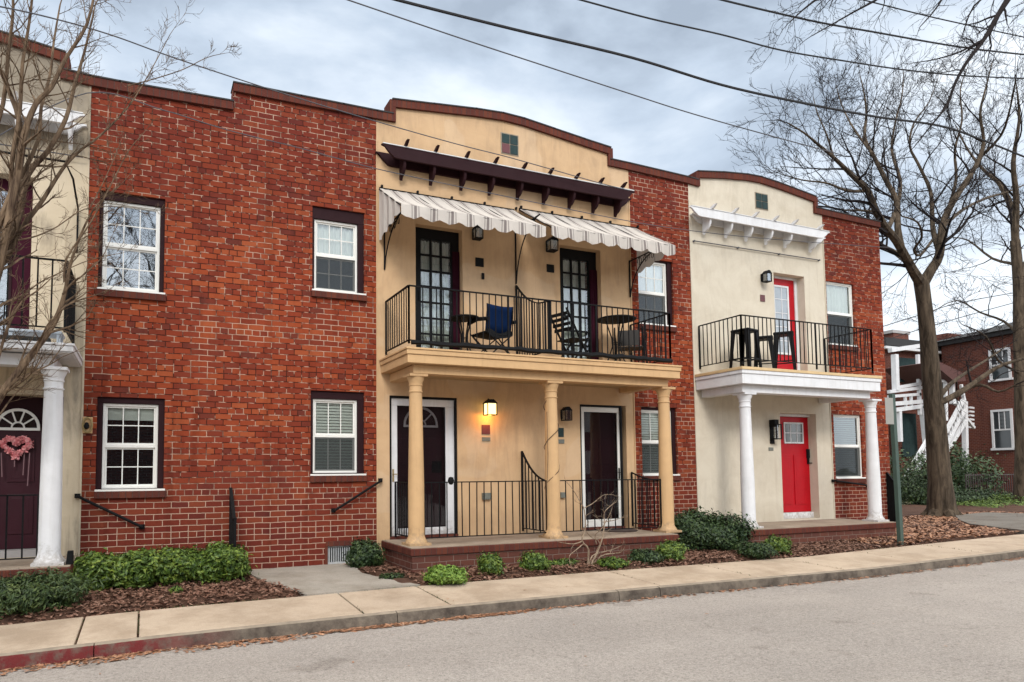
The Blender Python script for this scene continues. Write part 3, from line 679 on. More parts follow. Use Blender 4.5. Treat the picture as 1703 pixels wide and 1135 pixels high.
mb.tube([(hx, y-.02, hz-.2), (hx, y-.06, hz-.2), (hx+.1, y-.065, hz-.2)], .011, 8); mb.build('handle', M['black'], rd, bevel=.006)
mb = MB(); mb.box(xm+.075, x1-.002, .345, .355, z0, z1); mb.build('reveal_back', M['white_st'], rd)
x0, x1, z0, z1 = WU; xm = P(1322, 530, .2).x; y = .2
mb = MB(); gx0, gx1 = x0+.02, P(1312, 530, y).x; gz1 = P(1300, 476, y).z; gz0 = z0+.55
slab_door(mb, x0+.0, xm, y, z0+.02, z1-.05, [])
ud = mb.build('balcony_door', M['red_door'], HC, bevel=.003); tag(ud, 'red balcony door with a tall glazed panel')
mb = MB(); mb.box(gx0, gx1, y-.02, y-.001, gz1-.04, gz1); mb.box(gx0, gx1, y-.02, y-.001, gz0, gz0+.04); mb.box(gx1-.045, gx1, y-.019, y-.002, gz0, gz1); mb.box(gx0, gx0+.03, y-.019, y-.002, gz0, gz1)
for i in (1, 2): xx = gx0+(gx1-gx0)*i/3; mb.box(xx-.007, xx+.007, y-.014, y-.001, gz0, gz1)
for i in range(1, 5): zz = gz0+(gz1-gz0)*i/5; mb.box(gx0, gx1, y-.013, y-.001, zz-.007, zz+.007)
mb.build('door_window_frame', M['white_trim'], ud)
mb = MB(); mb.box(gx0+.01, gx1-.01, y-.007, y-.002, gz0+.01, gz1-.01); mb.build('door_window_glass', paint('pale_door_glass', (.30, .34, .38), .1, .5, .02, 5, .5, spec=.9), ud)
mb = MB(); mb.box(xm+.002, x1-.002, y-.02, y+.08, z0, z1-.001); mb.box(x0+.001, xm, y-.03, y+.06, z1-.05, z1-.002); mb.build('door_frame', M['white_trim'], ud, bevel=.004)
# left house lower door, fanlight and surround
x0, x1, z0, z1 = AD
mb = MB(); dx0, dx1 = P(-60, 780, .22).x, P(70, 780, .22).x
zf = P(30, 712, .22).z
slab_door(mb, dx0, dx1, .22, z0+.09, zf, [(.10, .45, .55, .92), (.55, .90, .55, .92), (.10, .45, .12, .45), (.55, .90, .12, .45)])
ad = mb.build('front_door', M['plum_door'], HA, bevel=.003)
mb = MB(); mb.box(x0, dx0-.002, .2, .28, z0, z1); mb.box(dx1+.002, x1-.002, .2, .28, z0, z1); mb.box(dx0-.002, dx1+.002, .24, .28, zf, z1); mb.build('door_surround', M['plum'], ad)
mb = MB(); mb.box(x0, x1-.002, -.0, .24, z0, z0+.085); mb.build('threshold', M['greyplank'], ad)
cxx = P(30, 712, .22).x; rr = abs(P(67, 712, .22).x-cxx)
fanlight(ad, cxx, zf+.002, rr, .215, M['white_vinyl'], n=5)
# left upper door
x0, x1, z0, z1 = AU_
mb = MB(); y = .18; gx1 = P(14, 450, y).x
mb.box(gx1+.04, x1-.003, y, y+.06, z0, z1-.002); mb.box(x0, gx1+.04, y, y+.06, z1-.15, z1-.002); mb.box(x0, gx1+.04, y, y+.06, z0, z0+.2)
au = mb.build('balcony_door', M['purple'], HA)
mb = MB(); mb.quad((x0, y+.03, z0+.2), (gx1+.04, y+.03, z0+.2), (gx1+.04, y+.03, z1-.15), (x0, y+.03, z1-.15)); mb.build('glass', M['glass_refl'], au, recalc=False)
mb = MB(); mb.box(gx1-.5, gx1-.47, y-.01, y+.025, z0+.2, z1-.15); mb.box(gx1-.0, gx1+.04, y-.012, y+.02, z0+.2, z1-.15); mb.build('mullion', M['plum'], au)

# ---------- gable tiles (four-pane squares)
def tile4(root, r, quad_cols, name='gable_vent'):
    x0, x1, z0, z1 = r; xm, zm = (x0+x1)/2, (z0+z1)/2
    mb = MB(); mb.box(x0-.015, x1+.015, -.006, .01, z0-.015, z1+.015); v = mb.build(name, M['kerbtop'], root)
    for (a, b, c, d), m in zip(((x0, xm, zm, z1), (xm, x1, zm, z1), (x0, xm, z0, zm), (xm, x1, z0, zm)), quad_cols):
        q = MB(); q.box(a+.008, b-.008, -.016, -.003, c+.008, d-.008); q.build('tile', M[m], v)
tile4(HB, rect(834, 861, 224.5, 257), ('slate', 'slate', 'redtile', 'slate'))
tile4(HC, rect(1256.5, 1276, 323, 348), ('slate', 'slate', 'slate', 'slate'))

# ---------- pergola style cornices
def cornice(root, x0, x1, zt, xs, mat, bh, name='cornice', wallx=None, tips=True, curl=False):
    mb = MB(); ya, yb = -.30, -.26
    e = .16                                                   # ogee ends
    def beam(xa, xb, y0, y1, top, h):
        pl = [(xa, top), (xa-.005, top-.02), (xa+e*.35, top-.04), (xa+e*.7, top-h*.55), (xa+e*1.3, top-h*.95), (xa+e*1.7, top-h),
              (xb-e*1.7, top-h), (xb-e*1.3, top-h*.95), (xb-e*.7, top-h*.55), (xb-e*.35, top-.04), (xb+.005, top-.02), (xb, top)]
        mb.prism(pl, y0, y1)
    beam(x0, x1, ya, yb, zt, bh)
    wx0, wx1 = wallx or (x0+.0, x1)
    beam(wx0, wx1, -.05, -.0, zt-.02, bh)
    c = mb.build(name, mat, root, bevel=.004)
    fm = MB(); fm.box(x0+.02, x1-.02, ya-.01, -.255, zt+.002, zt+.016); fm.build('flashing', M['silver'], c)
    sm = MB(); sm.quad((x0+.25, -.25, zt-.06), (x1-.3, -.25, zt-.06), (x1-.3, -.052, zt-.02), (x0+.25, -.052, zt-.02)); sm.build('slats', mat, c, recalc=False)
    for x in xs:
        b = MB(); H = .33
        pl = [(-.052, zt-bh*.4), (-.052, zt-bh-H*.72), (-.075, zt-bh-H*.76), (-.10, zt-bh-H*.66)]
        for k in range(7):
            a = k/6*math.pi/2; pl.append((-.11-.15*math.sin(a), zt-bh-H*.6+H*.6*(1-math.cos(a))*.98))
        pl += [(-.259, zt-bh*.5)]
        b.prism(pl, x-.022, x+.022, 'x')
        if tips: b.prism([(-.262, zt+.018), (-.262, zt+.05), (-.36, zt+.085), (-.43, zt+.08), (-.39, zt+.05), (-.34, zt+.018)], x-.02, x+.02, 'x')
        b.build('bracket', mat, c)
    return c
ztB = sum(P(px, py, -.3).z for px, py in ((640, 241), (850, 279), (1050, 316)))/3
xsB = [P(600+q/3.041, 245+.18*(q/3.041-35)+40, -.15).x for q in (212, 362, 516, 660, 803, 935, 1066, 1187, 1300)]
cornice(HB, P(635, 245, -.3).x, P(1056, 320, -.3).x, ztB, xsB, M['plum'], .2, wallx=(3.3, 8.35))
ztC = sum(P(px, py, -.3).z for px, py in ((1150, 342), (1260, 364), (1378, 386)))/3
xsC = [P(1130+q/8.515, 370, -.15).x for q in (385, 690, 975, 1255, 1525)]+[P(1352, 400, -.15).x]
cornice(HC, P(1148, 345, -.3).x, P(1380, 388, -.3).x, ztC, xsC, M['white_trim'], .17, wallx=(9.82, 13.6))
ztA = P(140, 190, -.3).z
cornice(HA, -6.2, P(141, 190, -.3).x, ztA, [-1.0, -1.6, -2.2, -2.8, -3.4, -4.0, -4.6], M['white_trim'], .17, wallx=(-6.2, -.82))

# ---------- porches
def porch(root, x0, x1, Yb, zb0, zb1, Ya, za, top_mat, beam_mat, soffit, tan=None, inner=None, close='both'):
    """balcony slab: beam x0..x1 projecting to y=-Yb, architrave inset to -Ya"""
    b = MB()
    b.box(x0, x1, -Yb, -Yb+.14, zb0, zb1-.07); b.box(x0, x0+.14, -Yb+.14, -.016, zb0, zb1-.07); b.box(x1-.14, x1, -Yb+.14, -.016, zb0, zb1-.07)
    o = b.build('balcony', beam_mat, root, bevel=.006)
    m = MB(); m.box(x0-.018, x1+.018, -Yb-.018, -.016, zb1-.068, zb1); m.build('balcony_moulding', beam_mat, o, bevel=.01)
    ix0, ix1 = x0+(Yb-Ya)+.0, x1-(Yb-Ya)
    a = MB(); a.box(ix0, ix1, -Ya, -Ya+.2, za, zb0-.002); a.box(ix0, ix0+.2, -Ya+.2, -.016, za, zb0-.002); a.box(ix1-.2, ix1, -Ya+.2, -.016, za, zb0-.002)
    a.build('architrave', beam_mat, o, bevel=.006)
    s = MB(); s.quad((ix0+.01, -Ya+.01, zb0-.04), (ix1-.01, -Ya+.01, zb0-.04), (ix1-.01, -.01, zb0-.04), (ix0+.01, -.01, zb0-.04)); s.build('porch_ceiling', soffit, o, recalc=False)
    f = MB(); f.box(x0-.03, x1+.03, -Yb-.03, -.016, zb1+.002, zb1+(.055 if tan else .03)); f.build('balcony_floor', tan or beam_mat, o, bevel=.004)
    return o
YB, YR, YA, YC = 1.22, 1.06, 1.08, .93
xl, xr = P(678, 590, -YB).x, P(1131, 620, -YB).x
zb1 = (P(677, 579, -YB).z+P(1131, 613, -YB).z)/2; zb0 = (P(678, 601.7, -YB).z+P(1131, 630.8, -YB).z)/2
zA = (P(709.8, 621, -YA).z+P(1095, 643.6, -YA).z)/2
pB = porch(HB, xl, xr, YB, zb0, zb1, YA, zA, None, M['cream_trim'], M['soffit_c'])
ZF = -.09
colx = [(P(691, 622, -YC).x+P(692.7, 905, -YC).x)/2, (P(915, 633, -YC).x+P(921, 892, -YC).x)/2, (P(1104, 645, -YC).x+P(1109, 886, -YC).x)/2]
for x in colx: column(HB, x, -YC, ZF, zA, .118, .094, M['cream_trim'])
bx0, bx1 = P(685, 911, -1.35).x, P(1132, 890, -1.35).x
def base(root, x0, x1, yf, zt, mat='brick_porch', floor='porchfloor'):
    b = MB(); b.box(x0+.03, x1-.03, -yf+.03, -.002, ZG, zt-.115); o = b.build('porch_base', M[mat], root)
    c = MB(); c.box(x0, x1, -yf, -.003, zt-.113, zt-.012); c.build('porch_coping', M['soldier'], o, bevel=.012)
    f = MB(); f.box(x0+.012, x1-.012, -yf+.02, -.004, zt-.0115, zt); f.build('porch_floor', M[floor], o)
    return o
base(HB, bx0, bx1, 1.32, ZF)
zr1 = (P(679, 474.5, -YR).z+P(1114.6, 522, -YR).z)/2; zrb = zr1-.80
rxl, rxr = P(680, 520, -YR).x, P(1114, 560, -YR).x
railing(HB, (rxl, -YR), (rxr, -YR), zr1, zrb, 44, name='balcony_railing', posts=(15, 22, 30))
railing(HB, (rxl, -.03), (rxl, -YR), zr1, zrb, 10, name='balcony_railing')
railing(HB, (rxr, -.03), (rxr, -YR), zr1, zrb, 10, name='balcony_railing')
# roll of black netting lying along the balcony edge
mb = MB(); pts = [(rxl+.02+(rxr-rxl-.05)*i/40, -YR-.05+random.uniform(-.01, .01), zrb-.035+random.uniform(-.012, .012)) for i in range(41)]
mb.tube(pts, [.036+random.uniform(-.008, .008) for _ in pts], 7); mb.build('netting_roll', M['blackm'], HB, smooth=True)
# swooping dividers between the two homes
xd = P(866.8, 770, 0).x; zt0 = P(866.8, 751, 0).z; zlr = P(840, 801, -YC).z
def swoop(z0_, z1_): return lambda s: z1_+(z0_-z1_)*(1-min(1, s*1.0))**2.2
railing(HB, (xd, -.03), (xd, -.88), zlr, ZF+.09, 8, name='porch_divider', curve=swoop(zt0, zlr), bal=.015)
xu = P(857.5, 500, 0).x; zu0 = P(857.5, 476, 0).z
railing(HB, (xu, -.03), (xu, -YR+.02), zr1, zrb, 12, name='balcony_divider', curve=swoop(zu0, zr1), bal=.015)
# lower railings
railing(HB, (colx[0]+.12, -YC), (colx[1]-.11, -YC), zlr, ZF+.09, 17, name='porch_railing')
railing(HB, (colx[1]+.11, -YC), (colx[2]-.12, -YC), zlr, ZF+.09, 15, name='porch_railing')
railing(HB, (colx[0], -.03), (colx[0]-.0, -YC+.12), zlr, ZF+.09, 8, name='porch_railing')
railing(HB, (colx[2], -.03), (colx[2], -YC+.12), zlr, ZF+.09, 8, name='porch_railing', curve=swoop(zlr+.12, zlr-.02))
mb = MB(); lx = P(755, 797, -.93).x; mb.lathe([(.0, -.06), (.03, -.05), (.05, 0), (.035, .05), (0, .06)], (P(750, 797, -.95).x, -.95, zlr+.02), 10); mb.build('railing_finial', M['black'], HB, smooth=True)

# white house porch
YBw, YRw, YAw = 1.15, 1.06, 1.02
xl, xr = P(1234.5, 620, -YBw).x, P(1464, 640, -YBw).x
zt = (P(1234.5, 608.7, -YBw).z+P(1463, 627, -YBw).z)/2; zb0 = (P(1234.5, 637, -YBw).z+P(1464.5, 651.6, -YBw).z)/2
zA2 = (P(1251, 654, -YAw).z+P(1437, 662, -YAw).z)/2
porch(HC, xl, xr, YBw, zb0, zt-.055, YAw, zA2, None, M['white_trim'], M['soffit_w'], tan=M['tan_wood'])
YCw = .88
cw = [(P(1237, 655, -YCw).x+P(1247, 880, -YCw).x)/2, (P(1445, 662, -YCw).x+P(1457, 850, -YCw).x)/2]
for x in cw: column(HC, x, -YCw, -.10, zA2, .12, .096, M['white_trim'])
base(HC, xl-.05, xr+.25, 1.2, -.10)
zw = (P(1232.8, 523.7, -YRw).z+P(1449.6, 549, -YRw).z)/2; rl, rr_ = P(1233.5, 570, -YRw).x, P(1450, 590, -YRw).x
zwb = zw-.80
railing(HC, (rl, -YRw), (rr_, -YRw), zw, zwb, 33, name='balcony_railing', posts=(18,), ext=.1)
railing(HC, (rl, -.03), (rl, -YRw), zw, zwb, 10, name='balcony_railing')
railing(HC, (rr_, -.03), (rr_, -YRw), zw, zwb, 9, name='balcony_railing')
# left house porch
YL = 1.2; xr = P(119.5, 580, -YL).x
zt = (P(60, 568.5, -YL).z+P(120, 572, -YL).z)/2+.0; zb0 = P(100, 586.5, -YL).z
zA3 = P(85, 610, -1.0).z
porch(HA, -6.0, xr, YL, zb0, zt-.03, 1.0, zA3, None, M['white_trim'], M['soffit_w'])
xc = (P(89, 615, -.88).x+P(83, 930, -.88).x)/2
for x in (xc, xc-2.75, xc-4.9): column(HA, x, -.88, -.10, zA3, .120, .102, M['white_trim'])
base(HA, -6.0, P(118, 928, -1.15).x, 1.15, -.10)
zt2 = P(85, 432, -1.06).z; zt2b = P(60, 543, -1.06).z; xrr = P(110, 480, -1.06).x
railing(HA, (-6.0, -1.06), (xrr, -1.06), zt2, zt2b, 34, name='balcony_railing', bal=.017)
railing(HA, (xrr, -.03), (xrr, -1.06), zt2, zt2b, 9, name='balcony_railing')
railing(HA, (-6.0, -.88), (xc-.12, -.88), P(40, 824, -.88).z, P(20, 930, -.88).z, 30, name='porch_railing', bal=.017)
mb = MB(); a = P(108, 269, -.9); mb.tube([(-5.5, -.9, a.z), a, (a.x+.06, -.55, P(121, 305, -.4).z), (a.x+.08, -.05, P(118, 345, -.05).z), (a.x+.08, -.04, P(115, 420, -.04).z)], .014, 6); mb.build('awning_bar', M['black'], HA)
mb = MB(); mb.tube([(-5.5, -.08, P(0, 239, -.08).z), P(138, 262, -.08)], .009, 5); mb.build('wall_conduit', M['thinwire'], HA)
# bench and cushion on the left balcony
ZFA = zt+.002
bn = empty('balcony_bench', (P(70, 555, -.6).x, -.6, ZFA), 'pale blue bench over a black mat behind the left balcony railing', 'bench')
mb = MB(); bxx = bn.location.x; q0, q1 = bxx-.35, P(106, 555, -.6).x
mb.box(q0, q1, -.78, -.42, ZFA+.18, ZFA+.215); mb.build('seat', M['bluemetal'], bn, bevel=.01)
for sx in (q0+.04, q1-.04):
    for sy in (-.74, -.46): m2 = MB(); m2.box(sx-.02, sx+.02, sy-.02, sy+.02, ZFA, ZFA+.18); m2.build('leg', M['bluemetal'], bn)
mb = MB(); mb.box(q0-.4, q1-.1, -.98, -.86, ZFA, ZFA+.10); o = mb.build('floor_mat', M['planter'], None, bevel=.03); tag(o, 'black rolled mat lying behind the left balcony railing', 'mat')

# ---------- awnings
def awning(root, x0, x1, ztop, zf, Yf, npan, lab=None, valance=.2, inner=''):
    mb = MB(); n = npan*6; ny = 8
    def pt(i, j):
        s = i/n; v = j/ny; x = x0+(x1-x0)*s; y = -.03-(Yf-.03)*v
        sag = -.045*math.sin(math.pi*v)*(.5+.5*abs(math.sin(math.pi*s*npan/2))) + .006*math.sin(i*2.3+j)
        return (x, y, ztop+(zf-ztop)*v+sag)
    for i in range(n):
        for j in range(ny): mb.quad(pt(i, j), pt(i+1, j), pt(i+1, j+1), pt(i, j+1))
    a = mb.build('awning', M['canvas'], root, merge=True, smooth=True)
    v = MB(); vals = []
    for i in range(n+1):
        s = i/n; x = x0+(x1-x0)*s; ph = (s*npan) % 1.0; hgt = valance*(.78+.22*math.sin(math.pi*ph)**.6 if 0 < ph < 1 else .78)
        top = pt(i, ny); bl = .03*math.sin(i*1.1)+.02*math.sin(i*.37)
        vals.append([(top[0], top[1]-.002-.0*k, top[2]-hgt*k/3) if k == 0 else (top[0]+.006*math.sin(i), top[1]-.004-bl*k/3*.6, top[2]-hgt*k/3) for k in range(4)])
    for i in range(n):
        for k in range(3): v.quad(vals[i][k], vals[i+1][k], vals[i+1][k+1], vals[i][k+1])
    v.build('valance', M['canvas'], a, merge=True, smooth=True)
    for xx, sg in ((x0, 1), (x1, -1)):                       # pleated side wings
        if (inner == 'r' and sg < 0) or (inner == 'l' and sg > 0): continue
        w_ = MB(); m = 12
        for i in range(m):
            def q(i, low):
                v_ = i/m; y = -.03-(Yf-.03)*v_; zt_ = ztop+(zf-ztop)*v_; zl = min(zt_-.02, zf-.06-.10*(1-v_)*1.6-.03*abs(math.sin(v_*math.pi*4)))
                return (xx+.018*math.sin(i*1.9), y, (zl if low else zt_-.01))
            w_.quad(q(i, 1), q(i+1, 1), q(i+1, 0), q(i, 0))
        w_.build('side_wing', M['canvas'], a, merge=True)
    fr = MB(); fr.tube([(x0, -Yf+.01, zf-.02), (x1, -Yf+.01, zf-.02)], .012, 6)
    for k in range(npan+1):
        if k % 2 == 0: xx = x0+(x1-x0)*k/npan; fr.tube([(xx, -.03, ztop-.02), (xx, -Yf+.01, zf-.02)], .009, 5)
    fr.tube([(x0, -.035, ztop), (x1, -.035, ztop)], .014, 6)
    fr.build('awning_frame', M['black'], a)
    kn = MB()
    for k in range(0, npan+1, 2): xx = x0+(x1-x0)*k/npan+.05; kn.box(xx-.015, xx+.015, -.04, -.0, ztop+.02, ztop+.06)
    kn.build('awning_clips', M['black'], a)
    return a
YW = 1.05
zfa = P(667.4, 339, -YW).z; zfb = P(1122.9, 408, -YW).z
zta = P(640, 316, 0).z; ztb = P(1040, 378, 0).z
xa0 = P(667, 345, -YW).x; xa1 = P(908, 385, -YW).x; xb0 = P(917, 385, -YW).x; xb1 = P(1123, 412, -YW).x
awning(HB, xa0, xa1, zta, zfa, YW, 8, inner='r'); awning(HB, xb0, xb1, ztb, zfb, YW, 8, inner='l')
def bracket(root, x, z0, z1, yo, flip=1):
    mb = MB(); mb.bar((x, -.015, z0), (x, -.015, z1), .02, .02)
    pts = []
    for k in range(13): s = k/12; pts.append((x, -.02-yo*s**1.0*(.25+.75*s), z0+(z1-z0)*(1-(1-s)**1.7)))
    mb.tube(pts, .011, 5)
    mb.bar((x, -.02, z1-.02), (x, -yo-.02, z1+.0), .018, .018)
    for k, s in enumerate((.35, .55, .75)):
        c = Vector((x, -.02-yo*s, z1-.09)); r = .06
        mb.tube([c+Vector((0, r*math.cos(a), r*math.sin(a))) for a in [i*math.pi/6-.5 for i in range(10)]], .006, 4)
        mb.bar(c+Vector((0, 0, -.14*(1-s))), c+Vector((0, 0, .09)), .009)
    return mb.build('awning_bracket', M['black'], root)
bracket(HB, P(637, 420).x+.02, P(637, 449).z, P(637, 382).z, .85)
bracket(HB, P(857, 420).x, P(858, 473).z, P(857, 384).z, .8)
bracket(HB, P(1046, 440).x, P(1047, 495).z, P(1046, 434).z, .8)

# ---------- lamps, plates, boxes, rails on the walls
def lantern(root, x, z, lit, s=1.0, y=0.0):
    mb = MB(); w, h = .085*s, .20*s; yo = -.17*s
    mb.box(x-.035, x+.035, y-.015, y, z-.06, z+.10)
    mb.tube([(x, y-.01, z+.07), (x, y+yo*.6, z+.16*s), (x, y+yo, z+.13*s)], .009, 6)
    k = w
    mb.prism([(x-k*1.25, z+.075), (x+k*1.25, z+.075), (x+k*.3, z+.14), (x-k*.3, z+.14)], y+yo-k, y+yo+k)
    for sx in (-1, 1):
        for sy in (-1, 1): mb.box(x+sx*k-.006, x+sx*k+.006, y+yo+sy*k*.9-.006, y+yo+sy*k*.9+.006, z-h/2-.01, z+.077)
    mb.box(x-k*1.05, x+k*1.05, y+yo-k, y+yo+k, z-h/2-.022, z-h/2-.008)
    o = mb.build('wall_lantern', M['black'], root)
    g2 = MB(); g2.box(x-k*.88, x+k*.88, y+yo-k*.8, y+yo+k*.8, z-h/2-.006, z+.072); g2.build('lamp_glass', M['lampglass' if lit else 'lampoff'], o)
    return o
pl = P(810, 679, 0)
lo = lantern(HB, pl.x-.03, P(810, 679, -.15).z, True); tag(lo, 'lit porch lantern glowing amber')
ld = bpy.data.lights.new('porch_bulb', 'POINT'); ld.energy = 4.5; ld.color = (1, .42, .08); ld.shadow_soft_size = .04
lb = bpy.data.objects.new('porch_bulb', ld); col.objects.link(lb); lb.parent = lo; lb.location = Vector((pl.x-.03, -.16, P(810, 679, -.15).z-.15))-HB.location
lantern(HB, P(935, 688, 0).x, P(935, 690, -.15).z, False, .8)
lantern(HB, P(795, 383, -.15).x, P(795, 388, -.15).z, False, .8); lantern(HB, P(918, 402, -.15).x, P(918, 408, -.15).z, False, .9)
lantern(HC, P(1267, 461, 0).x, P(1269, 461, -.12).z, False, .75)
def modern_lamp(root, x, z):
    mb = MB(); mb.box(x-.05, x+.05, -.03, -.0, z-.24, z+.24); mb.box(x-.055, x+.055, -.14, -.0, z+.10, z+.25)
    mb.box(x-.07, x+.07, -.19, -.03, z+.135, z+.155); mb.box(x-.07, x+.07, -.19, -.03, z-.155, z-.135)
    for sx in (-1, 1): mb.box(x+sx*.07-.009, x+sx*.07+.009, -.19, -.172, z-.155, z+.155)
    o = mb.build('wall_lantern', M['black'], root)
    g2 = MB(); g2.lathe([(.045, -.13), (.045, .13)], (x, -.11, z), 16); g2.build('lamp_glass', M['lampoff'], o, smooth=True)
modern_lamp(HC, P(1281, 719).x+.03, P(1281, 719).z)
def plaque(root, r, mat, name, d=.015, digits=False):
    x0, x1, z0, z1 = r; mb = MB(); mb.box(x0, x1, -d, .0, z0, z1); o = mb.build(name, M[mat], root, bevel=.003)
    if digits:
        dg = MB(); n = 3; segs = {'4': 'fgbc', '0': 'abcdef', '2': 'abged'}
        for i, ch in enumerate('402'):
            cx = x0+(x1-x0)*(.22+.28*i); w, h = (x1-x0)*.075, (z1-z0)*.30; cz = (z0+z1)/2
            S = {'a': (-w, w, h, h), 'd': (-w, w, -h, -h), 'g': (-w, w, 0, 0), 'f': (-w, -w, 0, h), 'b': (w, w, 0, h), 'e': (-w, -w, -h, 0), 'c': (w, w, -h, 0)}
            for sgm in segs[ch]:
                a, b2, c, d2 = S[sgm]; dg.box(cx+a-.003, cx+b2+.003, -d-.004, -d+.001, cz+c-.003, cz+d2+.003)
        dg.build('numerals', M['silver'], o)
    return o
plaque(HB, rect(801, 814.5, 707, 722.5), 'redtile', 'square_plaque'); plaque(HB, rect(801.5, 815, 727.5, 734), 'plate', 'number_plate')
plaque(HB, rect(926, 937, 712, 727), 'slate', 'square_plaque'); plaque(HB, rect(926, 938, 731, 738), 'plate', 'number_plate')
plaque(HB, rect(790.5, 804, 429.5, 444), 'blackm', 'square_plaque'); plaque(HB, rect(909, 921, 440.5, 453.5), 'blackm', 'square_plaque')
plaque(HB, rect(800.5, 804.5, 455, 465), 'black', 'door_bell', .03)
plaque(HB, rect(801, 814, 820, 831), 'plate', 'outlet_box', .06); plaque(HB, rect(930, 938, 819, 828), 'plate', 'outlet_box', .06)
plaque(HC, rect(1264, 1271.5, 491, 502), 'redtile', 'square_plaque'); plaque(HC, rect(1278, 1285.5, 744.5, 750), 'plate', 'number_plate')
# brass oval on a cream plate beside the left porch
r = rect(137.5, 154, 694, 721); o = plaque(HA, r, 'cream_trim', 'oval_plaque', .02)
mb = MB(); cx, cz = (r[0]+r[1])/2, (r[2]+r[3])/2; mb.tube([(cx+.055*math.cos(a), -.03, cz+.095*math.sin(a)) for a in [i*math.pi/8 for i in range(17)]], .014, 6); mb.build('brass_ring', M['brass'], o, smooth=True)
mb = MB(); mb.lathe([(.0, -.05), (.03, -.03), (.035, 0), (.02, .04), (0, .05)], (cx-.01, -.03, cz-.01), 10); mb.build('brass_knocker', M['black'], o, smooth=True)
def wallrail(root, a, b, name='handrail', out=.09):
    mb = MB(); a, b = Vector(a), Vector(b)
    mb.tube([a+Vector((0, 0, 0)), a+Vector((0, -out, 0)), b+Vector((0, -out, 0)), b], .019, 8)
    for p in (a, b): mb.lathe([(.035, -.03), (.035, .03)], (p.x, -.02, p.z), 8)
    return mb.build(name, M['black'], root)
wallrail(HA, P(129, 825, 0), P(236, 876, 0)); wallrail(HB, P(554, 849, 0), P(632, 799, 0)); wallrail(HC, P(1384, 800, 0), P(1441, 808, 0))
# rod along the white wall under the cornice
mb = MB(); a, b = P(1155, 401, -.04), P(1363, 433, -.04); mb.tube([a, b], .010, 6)
for s in (0, .33, .66, 1): q = a.lerp(b, s); mb.box(q.x-.012, q.x+.012, -.05, 0, q.z-.015, q.z+.015)
mb.build('awning_rod', M['thinwire'], HC)
mb = MB(); mb.tube([P(1356, 343, .1), P(1380, 345, .1), P(1400, 349, .1), P(1412, 357, .1), P(1416, 364, .1)], .02, 6); mb.build('roof_conduit', M['black'], HC)

# ---------- iron railings standing out from the wall, seen edge-on
def edge_rail(name, x, ztop, zlow, y0, y1, lab):
    mb = MB(); n = 8
    for i in range(n+1):
        s = i/n; y = y0+(y1-y0)*s; zt_ = ztop+(zlow-ztop)*min(1, s*1.25)
        mb.bar((x, y, -.47), (x, y, zt_), .03 if i in (0, n) else .016)
    mb.bar((x, y0, ztop), (x, y0+(y1-y0)*.8, zlow), .045, .02); mb.bar((x, y0+(y1-y0)*.8, zlow), (x, y1, zlow), .045, .02); mb.bar((x, y0, -.38), (x, y1, -.38), .03, .015)
    o = mb.build(name, M['black'], None); tag(o, lab, 'railing'); return o
edge_rail('step_railing', P(384, 850, -.1).x, P(382, 812, -.1).z, P(391, 863, -.6).z, -.04, -.62, 'black iron step railing standing out from the brick wall behind the end of the hedge')
edge_rail('step_railing', P(1481, 800, -.1).x, P(1480, 786, -.1).z, P(1486, 800, -.2).z, -.03, -.20, 'dark iron railing at the far right corner of the brick row beside the green post')

# ------------------------------------------------------------------ furniture
def leg_tube(root, pts, mat, name='leg', r=.011): mb = MB(); mb.tube(pts, r, 6); return mb.build(name, M[mat], root, local=True, smooth=True)
ZBF = zb1 + .03
zfB = (P(677, 579, -YB).z+P(1131, 613, -YB).z)/2+.032
# camping chair, back towards the street
cc = empty('camping_chair', (P(821, 560, -.62).x, -.60, zfB), 'blue canvas folding camp chair with black seat and crossed legs, back to the balcony railing', 'chair', rz=R(8))
mb = MB(); n = 8
def bk(i, j): s = i/n-.5; return (s*.50, -.16-.05*math.cos(s*2.6)*1-.06*j/4+.03, .43+.42*j/4-(.03*math.cos(s*math.pi) if j == 4 else 0)-.03*(1-abs(2*s))*(j == 0))
for i in range(n):
    for j in range(4): mb.quad(bk(i, j), bk(i+1, j), bk(i+1, j+1), bk(i, j+1))
bo = mb.build('backrest', M['blue'], cc, local=True, merge=True, smooth=True); bo.modifiers.new('thick', 'SOLIDIFY').thickness = .012
mb = MB()
for i in range(n):
    for j in range(4):
        def st(i, j): s = i/n-.5; v = j/4; return (s*.50, -.18+.42*v, .43-.07*math.cos(s*math.pi)*math.sin(math.pi*(.2+.7*v))-.0)
        mb.quad(st(i, j), st(i+1, j), st(i+1, j+1), st(i, j+1))
so = mb.build('seat', M['blackm'], cc, local=True, merge=True, smooth=True); so.modifiers.new('thick', 'SOLIDIFY').thickness = .025
mb = MB()
for i in range(n):
    s0, s1 = i/n-.5, (i+1)/n-.5
    mb.quad((s0*.5, -.19, .38-.06*math.cos(s0*math.pi)), (s1*.5, -.19, .38-.06*math.cos(s1*math.pi)), (s1*.5, -.17, .46), (s0*.5, -.17, .46))
mb.build('seat_skirt', M['blackm'], cc, local=True, recalc=False)
for sx in (-1, 1):
    leg_tube(cc, [(sx*.25, -.20, .85), (sx*.24, -.19, .40), (-sx*.24, -.21, .01)], 'blackm'); leg_tube(cc, [(sx*.25, .24, .42), (-sx*.26, .25, .01)], 'blackm')
    leg_tube(cc, [(sx*.24, -.2, .02), (sx*.27, .25, .44), (sx*.27, .25, .60)], 'blackm')
    mb = MB(); mb.tube([(sx*.27, -.24, .60), (sx*.31, 0, .63), (sx*.30, .26, .60)], [.03, .035, .03], 8); mb.build('armrest', M['blackm'], cc, local=True, smooth=True)
